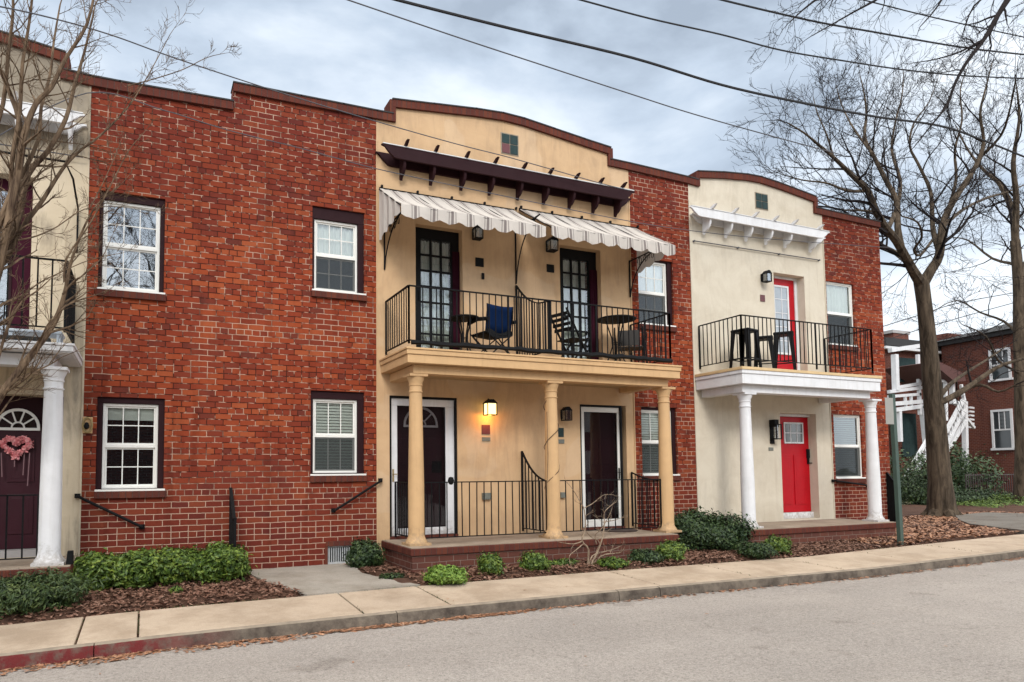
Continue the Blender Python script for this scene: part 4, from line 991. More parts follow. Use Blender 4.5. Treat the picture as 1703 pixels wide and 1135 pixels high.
def round_table(x, y, z, r, h, label, cat='table', legs=3, mesh=True):
    t = empty('bistro_table', (x, y, z), label, cat)
    mb = MB(); mb.lathe([(r*.98, h-.012), (r, h-.004), (r, h+.010), (r*.97, h+.016)], (0, 0, 0), 28); mb.build('tabletop', M['blackm'], t, local=True, smooth=True)
    for k in range(legs):
        a = k*2*math.pi/legs+.6; c, s_ = math.cos(a), math.sin(a)
        leg_tube(t, [(c*r*.55, s_*r*.55, h-.012), (c*r*.25, s_*r*.25, h*.62), (c*r*.22, s_*r*.22, h*.45), (c*r*.5, s_*r*.5, h*.15), (c*r*.82, s_*r*.82, 0)], 'blackm', r=.012)
    mb = MB(); mb.tube([(math.cos(a)*r*.25, math.sin(a)*r*.25, h*.52) for a in [i*math.pi/8 for i in range(17)]], .006, 5, cap=False); mb.build('brace_ring', M['blackm'], t, local=True)
    return t
tb = P(1025, 532, -.55); round_table(tb.x, -.55, zfB, .34, tb.z-zfB, 'larger round black mesh bistro table near the right end of the cream balcony', legs=3)
tb = P(772, 530, -.5); round_table(tb.x, -.5, zfB, .24, tb.z-zfB, 'small low black side table beside the blue camp chair on the balcony', legs=4)
# folding slat chair seen from the side
fc = empty('folding_chair', (P(952, 560, -.6).x, -.60, zfB), 'black folding slat chair seen side-on in front of the right balcony door', 'chair', rz=R(14))
mb = MB()
for i in range(5): mb.box(-.17+i*.075, -.11+i*.075, -.2, .2, .415, .43)
mb.build('seat', M['blackm'], fc, local=True)
mb = MB()
for i in range(4):
    zz = .55+i*.08; xx = -.21-.035*i-.02; mb.box(xx-.006, xx+.006, -.19, .19, zz, zz+.055)
mb.build('backrest', M['blackm'], fc, local=True)
for sy in (-.2, .2):
    mb = MB(); mb.bar((-.36, sy, .90), (.24, sy*1.02, .0), .028, .022); mb.build('leg', M['blackm'], fc, local=True)
    mb = MB(); mb.bar((.22, sy*.9, .47), (-.22, sy*.9, .0), .028, .022); mb.build('leg', M['blackm'], fc, local=True)
# sling chair behind the table
sc = empty('sling_chair', (P(1050, 565, -.42).x, -.38, zfB), 'black patio chair with grey sling back tucked behind the round table', 'chair', rz=R(-35))
mb = MB(); mb.box(-.21, .21, -.2, .2, .40, .42); mb.build('seat', M['greymesh'], sc, local=True, bevel=.01)
mb = MB(); mb.prism([(.20, .50), (.27, .80), (.28, .80), (.21, .50)], -.19, .19, 'x'); mb.build('backrest', M['greymesh'], sc, local=True)
for sx in (-1, 1):
    leg_tube(sc, [(sx*.25, .28, .86), (sx*.25, .2, .42), (sx*.26, .30, .0)], 'blackm', r=.014); leg_tube(sc, [(sx*.26, .18, .60), (sx*.27, -.22, .62), (sx*.25, -.25, .40), (sx*.27, -.30, 0)], 'blackm', r=.014)
# metal bar stools on the white balcony
zfC = (P(1234.5, 608.7, -YBw).z+P(1463, 627, -YBw).z)/2+.002
def stool(x, y, z, h, w, label, rz):
    t = empty('bar_stool', (x, y, z), label, 'stool', 'black metal stools on the white balcony', rz)
    mb = MB(); mb.box(-w, w, -w, w, h-.055, h); mb.build('seat', M['blackm'], t, local=True, bevel=.02)
    for sx in (-1, 1):
        for sy in (-1, 1):
            m2 = MB(); a, b = .94*w, 1.16*w; t1, t2 = .085, .048
            top = [(sx*(a-q*t1), sy*(a-r_*t1)) for q, r_ in ((0, 0), (1, 0), (1, .25), (.25, .25), (.25, 1), (0, 1))]
            bot = [(sx*(b-q*t2), sy*(b-r_*t2)) for q, r_ in ((0, 0), (1, 0), (1, .25), (.25, .25), (.25, 1), (0, 1))]
            k = len(m2.v); m2.v += [(p[0], p[1], h-.03) for p in top]+[(p[0], p[1], 0) for p in bot]
            m2.f += [tuple(range(6)), tuple(range(11, 5, -1))]+[(i, i+6, (i+1) % 6+6, (i+1) % 6) for i in range(6)]; m2.mi += [0]*8
            m2.build('leg', M['blackm'], t, local=True)
    m3 = MB(); s = w*1.05; zz = h*.3
    for a, b in (((-s, -s), (s, -s)), ((s, -s), (s, s)), ((s, s), (-s, s)), ((-s, s), (-s, -s))): m3.bar((*a, zz), (*b, zz), .012, .02)
    m3.build('footrest', M['blackm'], t, local=True)
    return t
for (px, pyt, w, yy, lab, rz) in ((1238, 549, .185, -.62, 'leftmost tall black metal stool on the white balcony', 12), (1270, 561, .165, -.62, 'lower black metal stool between the two tall ones on the white balcony', 40), (1303, 554, .18, -.62, 'rightmost tall black stool in front of the red balcony door', 38)):
    q = P(px, pyt, yy); stool(q.x, yy, zfC, q.z-zfC, w, lab, R(rz))
# doormat, wreath, small black fixture
mb = MB(); q = P(1040, 886, -.55); mb.lathe([(.33, 0), (.34, .012), (.32, .02)], (q.x, -.35, ZF+.001), 24); o = mb.build('doormat', M['doormat'], None); o.scale = (1, 1, 1); tag(o, 'dark oval doormat on the porch floor before the right cream-house door', 'doormat')
wc = P(27, 745, .16); wr = abs(P(54, 745, .16).x-wc.x)
def heart(a, k=1.0): return (16*math.sin(a)**3/16*wr*k, (13*math.cos(a)-5*math.cos(2*a)-2*math.cos(3*a)-math.cos(4*a))/16*wr*.86*k)
mb = MB()
for i in range(1900):
    a = random.uniform(0, 2*math.pi); hx, hz = heart(a, .80); r_ = .030
    c = Vector((wc.x+hx+random.gauss(0, r_*.5), .16+random.uniform(-.05, .02), wc.z+hz+random.gauss(0, r_*.5)+.02))
    u = Vector((random.gauss(0, 1), random.gauss(0, 1), random.gauss(0, 1))).normalized(); v = u.orthogonal().normalized(); s_ = random.uniform(.010, .020)
    mb.quad(c-u*s_-v*s_*.6, c+u*s_-v*s_*.6, c+u*s_+v*s_*.6, c-u*s_+v*s_*.6)
wreath = mb.build('heart_wreath', M['pink1'], None, recalc=False); tag(wreath, 'pink heart-shaped flower wreath hung on the dark front door at left', 'wreath')
mb = MB()
for dx, l in ((-.17, .30), (-.02, .17), (.09, .28), (.15, .42)):
    mb.quad((wc.x+dx, .145, wc.z-.05-abs(dx)*.1), (wc.x+dx+.012, .145, wc.z-.05-abs(dx)*.1), (wc.x+dx*.9+.012, .145, wc.z-.08-l), (wc.x+dx*.9, .145, wc.z-.08-l))
mb.build('ribbon', paint('grey_ribbon', (.16, .09, .10), .8), wreath, recalc=False)
q = P(118, 905, -.95); mb = MB(); mb.prism([(q.x-.045, -.10), (q.x+.035, -.10), (q.x+.03, .06), (q.x-.03, .06)], -1.02, -.94); o = mb.build('landscape_light', M['black'], None, bevel=.006); tag(o, 'small black box light on the porch edge beside the white column at left', 'light')

# ------------------------------------------------------------------ ground
YS, YK = -2.08, -3.24                                     # sidewalk back edge, kerb face
def gz(x):
    pts = [(-12, -.60), (-1.3, -.545), (0, -.51), (1.7, -.49), (3.2, -.475), (6, -.47), (10, -.485), (13, -.43), (16, -.375), (24, -.30), (60, -.25)]
    for (a, za), (b, zb) in zip(pts[:-1], pts[1:]):
        if x <= b: return za+(zb-za)*max(0, (x-a))/(b-a)
    return pts[-1][1]
def kz(x): return gz(x)-.05
def sheet(name, xs, ys, zf, mat):
    me = MB(); nx, ny = len(xs), len(ys); me.v = [(x, y, zf(x, y)) for y in ys for x in xs]
    me.f = [(j*nx+i, j*nx+i+1, (j+1)*nx+i+1, (j+1)*nx+i) for j in range(ny-1) for i in range(nx-1)]; me.mi = [0]*len(me.f)
    return me.build(name, mat, None, recalc=False, smooth=True)
xs = [-14+.5*i for i in range(150)]
def rz_(x, y): return kz(x)-.125+(.02*(YK-y) if y > -7 else .075)
o = sheet('road', [-300, -60]+xs+[90, 160, 400], [-60, -9, -7, -5.5, -4.2, YK-.0], lambda x, y: rz_(x, y), M['asphalt']); tag(o, kind='structure')
# far terrain
def tz(x, y): return -.62 if (x < 15.6 and y < 12) else (-.58 if y < -2 else -.50)
o = sheet('ground', [-400, -100, -14, 0, 8, 15.7, 20, 40, 80, 200, 500], [-400, -60, -8, -3.4, -1.5, 0, 12, 30, 80, 500], lambda x, y: -1.1 if y <= -3 else (-.64 if x < 17 else -.47 if y < 20 else -.3), M['farground']); tag(o, kind='structure')
def inpad(x, y): return 1.35 < x < 3.2 and not (x > 2.85 and y > -1.0) and not (x < 1.78 and y < -1.0 and x < 1.45+(-y-.9)*.3)
def bedz(x, y):
    e_ = min(1, max(0, (y-YS)/.22)); z = gz(x)-.05+e_*(.075+.018*math.sin(x*2.1+y*3)*math.sin(y*4+x)+.015*(y+2.1))
    return z-(.09 if 1.5 < x < 3.0 and inpad(x-.06, y) and inpad(x+.08, y) and inpad(x, y-.0) else 0)
o = sheet('mulch_bed', [-14+.12*i for i in range(300)], [YS-.03+i*.1 for i in range(21)]+[-.002], bedz, M['soil']); tag(o, kind='structure')
o = sheet('planting_ground', [15.45+.25*i for i in range(160)], [YS-.03+.2*i for i in range(36)], lambda x, y: gz(x)-.05+min(1, max(0, (y-YS)/.25))*(.08+.03*math.sin(x*3)*math.sin(y*3)), M['soil']); tag(o, kind='structure')
# sidewalk: slabs with joints
jx = [-12, -9.5, -7, -4.5, P(128, 1052, -2.7).x-1.5*0, P(230, 1038, -2.7).x]
def xj(px, py): return G(px, py, -.5).x
jl = [-12, -10.3, -8.6, -6.9, -5.2, -3.5, -2.0, xj(128, 1052), xj(230, 1038), (xj(590, 1006)+xj(230, 1038))/2-.0, xj(590, 1006), xj(727, 993)]
jl[9:10] = []                                              # one long slab as in the photo
jl += [xj(1076, 967), xj(1076, 967)+1.7]
while jl[-1] < 60: jl.append(jl[-1]+1.75)
mb = MB()
for a, b in zip(jl[:-1], jl[1:]):
    a2, b2 = a+.009, b-.009; n = max(1, int((b2-a2)/.5)); k = len(mb.v)
    YE = YK+.085
    for i in range(n+1):
        x = a2+(b2-a2)*i/n; sk = .0
        for y, z in ((YS, gz(x)-.1), (YS, gz(x)), (YE, kz(x)+.005), (YE, kz(x)-.1)): mb.v.append((x, y, z))
    for i in range(n):
        for j in range(3): q = k+i*4+j; mb.f.append((q, q+4, q+5, q+1)); mb.mi.append(0)
    mb.f.append((k, k+1, k+2, k+3)); mb.f.append(tuple(k+n*4+j for j in (3, 2, 1, 0))); mb.mi += [0, 0]
o = mb.build('sidewalk', M['concrete'], None); tag(o, kind='structure')
md = o.modifiers.new('bevel', 'BEVEL'); md.width = .01; md.segments = 2; md.limit_method = 'ANGLE'; md.angle_limit = R(50)
# joint filler under the slabs, then the kerb
o = sheet('sidewalk_base', [-14, -1.3, 1.7, 3.2, 6, 10, 13, 16, 24, 60], [YK+.1, YS], lambda x, y: (gz(x) if y > -3 else kz(x))-.03, M['soil']); tag(o, kind='structure')
mb = MB(); kj = [-12, -9, -6, -3.2, xj(128, 1060)+.1, xj(250, 1060)+1.2]; kx = [-12+2.9*i for i in range(26)]
kx = sorted(kx+[G(1118, 985, -.55).x]); kx = [x for i, x in enumerate(kx) if i == 0 or x-kx[i-1] > .6]
for a, b in zip(kx[:-1], kx[1:]):
    n = 5; k = len(mb.v)
    for i in range(n+1):
        x = a+.005+(b-a-.01)*i/n; w = random.uniform(-.004, .004); z = kz(x)
        for y, zz in ((YK-.012, z-.17), (YK, z-.035), (YK+.012, z-.010), (YK+.04, z-.002), (YK+.077, z+.003), (YK+.077, z-.17)): mb.v.append((x, y+w, zz))
    for i in range(n):
        for j in range(5): q = k+i*6+j; mb.f.append((q, q+6, q+7, q+1)); mb.mi.append(1 if j < 2 else 0)
    mb.f.append(tuple(k+j for j in range(6))); mb.f.append(tuple(k+n*6+j for j in reversed(range(6)))); mb.mi += [1, 1]
o = mb.build('kerb', [M['kerbtop'], M['kerbface']], None, smooth=True); tag(o, kind='structure')
# concrete pad in front of the middle brick wall
pc = [G(405, 953, -.44), G(545, 944, -.44), G(575, 950, -.44), G(590, 962, -.45), G(640, 968, -.45), G(702, 977.5, -.468), G(500, 992, -.47), G(458, 975, -.45), G(420, 963, -.44)]
pc = [(p.x, min(-.01, p.y)) for p in pc]
pc = [(1.32, -.004), (2.75, -.004), (2.85, -.5), (2.80, -.95), (2.95, -1.5), (3.22, YS+.002), (1.78, YS+.002), (1.62, -1.5), (1.45, -.9)]
mb = MB(); k = 0; cxm, cym = 2.3, -1.0
ring = []
for (a, b) in zip(pc, pc[1:]+pc[:1]):
    for i in range(6): s = i/6; ring.append((a[0]+(b[0]-a[0])*s+random.uniform(-.015, .015)*(0 < s < 1)*(a[1] > YS+.1 or b[1] > YS+.1), min(-.004, a[1]+(b[1]-a[1])*s)))
def padz(x, y): return gz(x)+.004+.05*(y-YS)/2+.012
cv = (cxm, cym, padz(cxm, cym)); mb.v = [cv]+[(x, y, padz(x, y)) for x, y in ring]+[(x, y, padz(x, y)-.09) for x, y in ring]
n = len(ring)
for i in range(n): j = (i+1) % n; mb.f.append((0, 1+i, 1+j)); mb.f.append((1+i, 1+n+i, 1+n+j, 1+j)); mb.mi += [0, 0]
o = mb.build('path', M['padcon'], None); tag(o, kind='structure')
# driveway beyond the end of the row
dv = [G(1588, 861, -.32), G(1596, 868, -.32), G(1612, 874, -.32), G(1660, 880, -.32), G(1720, 886, -.32), G(1860, 897, -.32), G(1860, 863, -.32), G(1700, 859, -.32), G(1640, 857, -.32)]
mb = MB(); k = 0
for p in dv: mb.v.append((p.x, p.y, gz(p.x)+.085))
for p in dv: mb.v.append((p.x, p.y, gz(p.x)-.05))
n = len(dv); mb.f.append(tuple(range(n))); mb.mi.append(0)
for i in range(n): mb.f.append((i, n+i, n+(i+1) % n, (i+1) % n)); mb.mi.append(0)
o = mb.build('driveway', ground_mat('driveway_asphalt', (.20, .18, .155), (.14, .125, .11), 8, .2, .4), None); tag(o, kind='structure')

# mulch chips and fallen leaves (uncountable cover)
def chips(name, n, area, mat, smin, smax, zoff=.01, lift=.03, tilt=.5):
    mb = MB()
    for _ in range(n):
        p = area()
        if p is None: continue
        x, y, z = p; s = random.uniform(smin, smax); w = s*random.uniform(.25, .6); a = random.uniform(0, math.pi)
        u = Vector((math.cos(a), math.sin(a), random.uniform(-tilt, tilt))).normalized()*s/2; v = Vector((-math.sin(a), math.cos(a), random.uniform(-tilt, tilt))).normalized()*w/2
        c = Vector((x, y, z+zoff+random.uniform(0, lift)))
        mb.quad(c-u-v*.5, c+u*.2-v, c+u-v*.1, c+u*.3+v, c-u*.8+v*.7)
    return mb.build(name, mat, None, recalc=False)
def inpad(x, y): return 1.35 < x < 3.2 and not (x > 2.85 and y > -1.0) and not (x < 1.78 and y < -1.0 and x < 1.45+(-y-.9)*.3)
def a1():
    x = -2.6+random.random()**.9*16.5; y = random.uniform(YS+.02, -.02)
    if inpad(x, y): return None
    if 3.35 < x < 8.05 and y > -1.33: return None
    return (x, y, bedz(x, y))
o = chips('mulch_chips', 30000, a1, M['chip'], .025, .085); tag(o, 'reddish bark mulch chips covering the planting beds along the wall', 'mulch', kind='stuff')
def a2():
    x = random.uniform(12.2, 22); y = random.uniform(YS+.03, 1.6)
    if x < 15.5 and y > -.05: return None
    return (x, y, gz(x)+.03)
o = chips('leaf_litter', 14000, a2, M['leaf_dead'], .05, .12); tag(o, 'brown fallen leaves covering the ground round the big tree', 'leaves', kind='stuff')
def a3():
    x = random.uniform(-1.6, 4.2) if random.random() < .75 else random.uniform(4, 14)
    d = random.random()**2.2*(.22 if x < 1.6 else .11)
    if random.random() < .35+.3*math.sin(x*5): return None
    return (x, YK-.02-d, rz_(x, YK-d))
o = chips('gutter_leaves', 3400, a3, M['leaf_dead'], .03, .08, .004, .012, .25); tag(o, 'strip of dead leaves and twigs lying in the gutter along the kerb', 'leaves', kind='stuff')
def a4():
    x = random.uniform(-1.5, 10); y = random.uniform(YK+.1, YS) if random.random() < .5 else random.uniform(-6.5, YK)
    return (x, y, gz(x)-.05*(YS-y)/(YS-YK) if y > YK else rz_(x, y))
o = chips('stray_leaves', 60, a4, M['leaf_dead'], .02, .05, .004, .004, .1); tag(o, 'few stray leaves scattered on sidewalk and road', 'leaves', kind='stuff')

mb = MB(); rj = random.Random(77)
for x in jl[3:24]:
    if -3 < x < 14:
        for _ in range(rj.randint(4, 26)):
            y = rj.uniform(YK+.1, YS); z = gz(x)-.05*(YS-y)/(YS-YK); h = rj.uniform(.008, .028); a = rj.uniform(0, 3.1); dx, dy = .006*math.cos(a), .006*math.sin(a)
            mb.quad((x-dx, y-dy, z-.004), (x+dx, y+dy, z-.004), (x+dx*2+rj.uniform(-.01, .01), y+dy+rj.uniform(-.01, .01), z+h))
for _ in range(700):
    x = rj.uniform(-2, 14); y = YS+rj.gauss(0, .014); z = gz(x)-.004; h = rj.uniform(.01, .035)
    if rj.random() < .5+.5*math.sin(x*2.3): mb.quad((x-.004, y, z), (x+.004, y+.002, z), (x+rj.uniform(-.015, .015), y+rj.uniform(-.015, .015), z+h))
o = mb.build('joint_weeds', M['juniper'], None, recalc=False); tag(o, 'tiny weeds growing in the joints and back edge of the sidewalk', 'weeds', kind='stuff')

# ------------------------------------------------------------------ shrubs
def bush(label, c, rx, ry, rz_h, n, leaf, mat, seed=1, cat='shrub', name='shrub', group=None, boxy=2.0, stick=0, up=.2, lump=.12, elong=1.0, fill=.0):
    rnd = random.Random(seed); t = empty(name, c, label, cat, group)
    mb = MB(); ph = [rnd.uniform(0, 6) for _ in range(6)]
    for _ in range(n):
        while True:
            a, b, h = rnd.uniform(-1, 1), rnd.uniform(-1, 1), rnd.uniform(-.9, 1)
            d = (abs(a)**boxy+abs(b)**boxy+abs(h)**boxy)**(1/boxy)
            if .05 < d < 1: break
        tgt = 1-abs(rnd.gauss(0, .16)) if rnd.random() < .8 else rnd.uniform(.4, 1)
        tgt = max(.2, tgt)
        if rnd.random() < stick: tgt *= rnd.uniform(1, 1.30)
        k = tgt/d*(1+lump*math.sin(3.1*a*2+ph[0])*math.sin(2.7*b*2+ph[1])+lump*math.sin(4.3*h+ph[2]+5*a))
        p = Vector((a*k*rx, b*k*ry, (h*k)*rz_h))+Vector((0, 0, rz_h*.93))
        if p.z < .01: p.z = rnd.uniform(.01, rz_h*.4)
        nrm = Vector((a/rx, b/ry, h/rz_h)).normalized()+Vector((rnd.gauss(0, .5), rnd.gauss(0, .5), rnd.gauss(0, .5)+up)); nrm.normalize()
        u = nrm.orthogonal().normalized(); v = nrm.cross(u); an = rnd.uniform(0, 6.28); u, v = u*math.cos(an)+v*math.sin(an), v*math.cos(an)-u*math.sin(an)
        s = leaf*rnd.choice((.55, .8, 1, 1, 1.25, 1.5))*rnd.uniform(.85, 1.15); w = s*.5/elong
        mb.quad(p-u*s*.5, p+v*w*.5-u*s*.05+nrm*s*.08, p+u*s*.5, p-v*w*.5-u*s*.05+nrm*s*.08)
    mb.build('foliage', M[mat], t, local=True, recalc=False)
    sb = MB()
    for i in range(16):
        a = rnd.uniform(0, 6.28); q = rnd.uniform(.2, .9)
        sb.tube([(rnd.uniform(-.04, .04)*rx, 0, 0), (math.cos(a)*rx*q*.5, math.sin(a)*ry*q*.5, rz_h*.8), (math.cos(a)*rx*q, math.sin(a)*ry*q, rz_h*1.5), (math.cos(a)*rx*q*1.15, math.sin(a)*ry*q*1.15, rz_h*2.15)], [.012, .008, .003, .0015], 5)
    sb.build('stem', M['bark_thin'], t, local=True)
    return t
def at(px, py, z=-.47): return G(px, py, z)
# long clipped hedge made of joined boxwoods
hx0, hx1 = P(118, 930, -.55).x, P(400, 930, -.55).x
nb = 4
for i, lab in enumerate(('first hedge boxwood from the left, beside the white column', 'second boxwood of the long hedge, below the left brick wall', 'third boxwood of the long hedge, before the left brick wall', 'rightmost bright green boxwood ending the hedge beside the concrete pad')):
    x = hx0+(hx1-hx0)*(i+.5)/nb; z = bedz(x, -.5)
    bush(lab, (x, -.55-.05*(i % 2), z), (hx1-hx0)/nb*.62, .34, .212+(.02 if i == 3 else 0), 5200, .058, 'box', 20+i, name='boxwood', group='clipped boxwood hedge', boxy=2.9, stick=.16, lump=.14)
bush('dark spreading juniper at the bottom left corner beside the porch', (P(52, 985, -1.45).x-.1, -1.50, -.52), .62, .42, .20, 9000, .055, 'juniper', 31, name='juniper', boxy=2.3, stick=.3, elong=1.6, lump=.18)
bush('dark juniper at the left frame edge under the porch railing', (-2.0, -1.35, -.52), .50, .42, .19, 7000, .055, 'juniper', 32, name='juniper', boxy=2.3, stick=.3, elong=1.6, lump=.18)
def shrub_px(label, pxl, pxr, pyt, pyb, n, leaf, mat, seed, gnd=-.455, **kw):
    c = at((pxl+pxr)/2, pyb-4, gnd); Y = c.y; r = abs(P(pxr, pyb, Y).x-P(pxl, pyb, Y).x)/2; h = P((pxl+pxr)/2, pyt, Y).z-gnd
    return bush(label, (c.x, Y+.0, gnd-.02), r*.95, min(r*.95, .4), h*.5, n, leaf, mat, seed, **kw)
bush('round dark green boxwood at the basement grate beside the porch steps', (P(607, 930, -.38).x, -.38, -.45), .26, .24, .21, 4200, .042, 'box_dk', 40, name='boxwood', boxy=2.2, stick=.08)
shrub_px('bright yellow-green low boxwood at the left corner of the brick porch base', 709, 775, 938, 972, 3200, .042, 'boxlight', 41, name='boxwood', stick=.15)
shrub_px('upright boxwood second along the cream porch, before the brick base', 798, 835, 918, 960, 2600, .042, 'box', 42, name='boxwood', stick=.25)
shrub_px('boxwood third along the cream porch, left of the bare bush', 868, 910, 916, 954, 2600, .042, 'box', 43, name='boxwood', stick=.25)
shrub_px('low green boxwood behind the bare bush', 998, 1038, 926, 946, 1500, .045, 'box', 44, name='boxwood', stick=.25)
shrub_px('darker small boxwood fifth along the cream porch', 1052, 1096, 911, 940, 2400, .042, 'box_dk', 45, name='boxwood', stick=.2)
shrub_px('spiky boxwood at the right corner of the cream porch', 1098, 1134, 898, 936, 2600, .045, 'box', 46, name='boxwood', stick=.4)
bush('big dark green shrub in front of the brick strip between the porches', (P(1150, 890, -.75).x, -.72, -.48), .42, .36, .36, 9000, .055, 'box_dk', 47, name='shrub', boxy=2.2, stick=.3, lump=.16)
bush('large leafy dark shrub left of the white house column', (P(1197, 900, -.95).x, -.95, -.48), .52, .40, .31, 10500, .055, 'box_dk', 48, name='shrub', boxy=2.0, stick=.45, lump=.2)
shrub_px('small dark shrub under the white house porch edge', 1234, 1278, 900, 930, 2200, .045, 'box_dk', 49, name='shrub', stick=.3)
shrub_px('low boxwood furthest right, beside the white porch base', 1276, 1308, 890, 924, 1900, .045, 'box', 50, name='boxwood', stick=.3)
bush('small clump of low creeping weeds at the porch base corner', (P(655, 957, -1.5).x, -1.45, -.47), .20, .14, .04, 500, .035, 'box_dk', 51, name='weeds', cat='weeds')
bush('tiny green weed in the mulch before the hedge', (P(292, 978, -1.4).x, -1.4, -.47), .07, .06, .05, 160, .04, 'box', 52, name='weeds', cat='weeds')
bush('low clump of green ground plants between the third boxwood and the bare bush', (P(935, 940, -1.5).x, -1.5, -.46), .28, .12, .06, 800, .04, 'box', 53, name='weeds', cat='weeds')

# ------------------------------------------------------------------ trees
def smooth_path(pts, rad, sub=3):
    P0 = [Vector(p) for p in pts]; out = []; ro = []
    for i in range(len(P0)-1):
        p0, p1, p2, p3 = P0[max(i-1, 0)], P0[i], P0[i+1], P0[min(i+2, len(P0)-1)]
        for k in range(sub):
            t_ = k/sub; out.append(.5*((2*p1)+(-p0+p2)*t_+(2*p0-5*p1+4*p2-p3)*t_*t_+(-p0+3*p1-3*p2+p3)*t_**3)); ro.append(rad[i]+(rad[i+1]-rad[i])*t_)
    out.append(P0[-1]); ro.append(rad[-1]); return out, ro
class Twigs:
    def __init__(s, seed, depthscale=1): s.mb = MB(); s.rnd = random.Random(seed); s.count = 0; s.wood = None
    def limb(s, pts, rad, n=8, sub=3):
        a, r = smooth_path(pts, rad, sub); (s.wood or s.mb).tube(a, r, n); return a, r
    def grow(s, p, d, length, r, lvl, minr=.0035, gravity=.0, up=.12, bend=.22, kids=(3, 5), ang=(25, 55), sides=4, shrink=.66, pull=None):
        rnd = s.rnd; n = max(3, int(length/.22)+2) if lvl > 0 else 4; n = min(n, 8); pts = [p.copy()]; rs = [r]; dd = d.normalized()
        for i in range(n):
            dd = (dd+Vector((rnd.gauss(0, bend), rnd.gauss(0, bend), rnd.gauss(0, bend)+up-gravity))*.5+(pull*.06 if pull else Vector((0, 0, 0)))).normalized()
            pts.append(pts[-1]+dd*(length/n)); rs.append(max(minr*.6, r*(1-.72*(i+1)/n)))
        s.mb.tube(pts, rs, sides if r > .012 else 3, cap=False); s.count += 1
        if lvl <= 0: return
        k = rnd.randint(*kids)
        for i in range(k):
            f = .25+.75*(i+rnd.random())/k; idx = min(n-1, int(f*n)); base_ = pts[idx].lerp(pts[idx+1], f*n-idx if idx < n else 0)
            dr = (pts[idx+1]-pts[idx]).normalized(); an = R(rnd.uniform(*ang)); ax = dr.orthogonal().normalized(); ax.rotate(Matrix.Rotation(rnd.uniform(0, 6.28), 3, dr)) if False else None
            side = dr.orthogonal().normalized(); side = Matrix.Rotation(rnd.uniform(0, 6.28), 3, dr) @ side
            nd = (dr*math.cos(an)+side*math.sin(an)).normalized()
            s.grow(base_, nd, length*shrink*rnd.uniform(.7, 1.1), max(minr, rs[idx]*.62), lvl-1, minr, gravity, up, bend, kids, ang, sides, shrink, pull)
    def clothe(s, pts, rad, step, length, lvl, start=.15, **kw):
        tot = 0; nxt = 0; L_ = sum((pts[i+1]-pts[i]).length for i in range(len(pts)-1))
        for i in range(len(pts)-1):
            seg = (pts[i+1]-pts[i]); tot += seg.length
            if tot/L_ < start: continue
            if tot > nxt:
                nxt = tot+step*s.rnd.uniform(.6, 1.4); dr = seg.normalized(); side = Matrix.Rotation(s.rnd.uniform(0, 6.28), 3, dr) @ dr.orthogonal().normalized()
                an = R(s.rnd.uniform(28, 60)); nd = dr*math.cos(an)+side*math.sin(an)
                f = tot/L_
                s.grow(pts[i], nd, length*(1.1-.5*f)*s.rnd.uniform(.7, 1.2), min(rad[i]*.5, .05), lvl, **kw)
        s.grow(pts[-1], pts[-1]-pts[-2], length*.6, rad[-1], lvl, **kw)

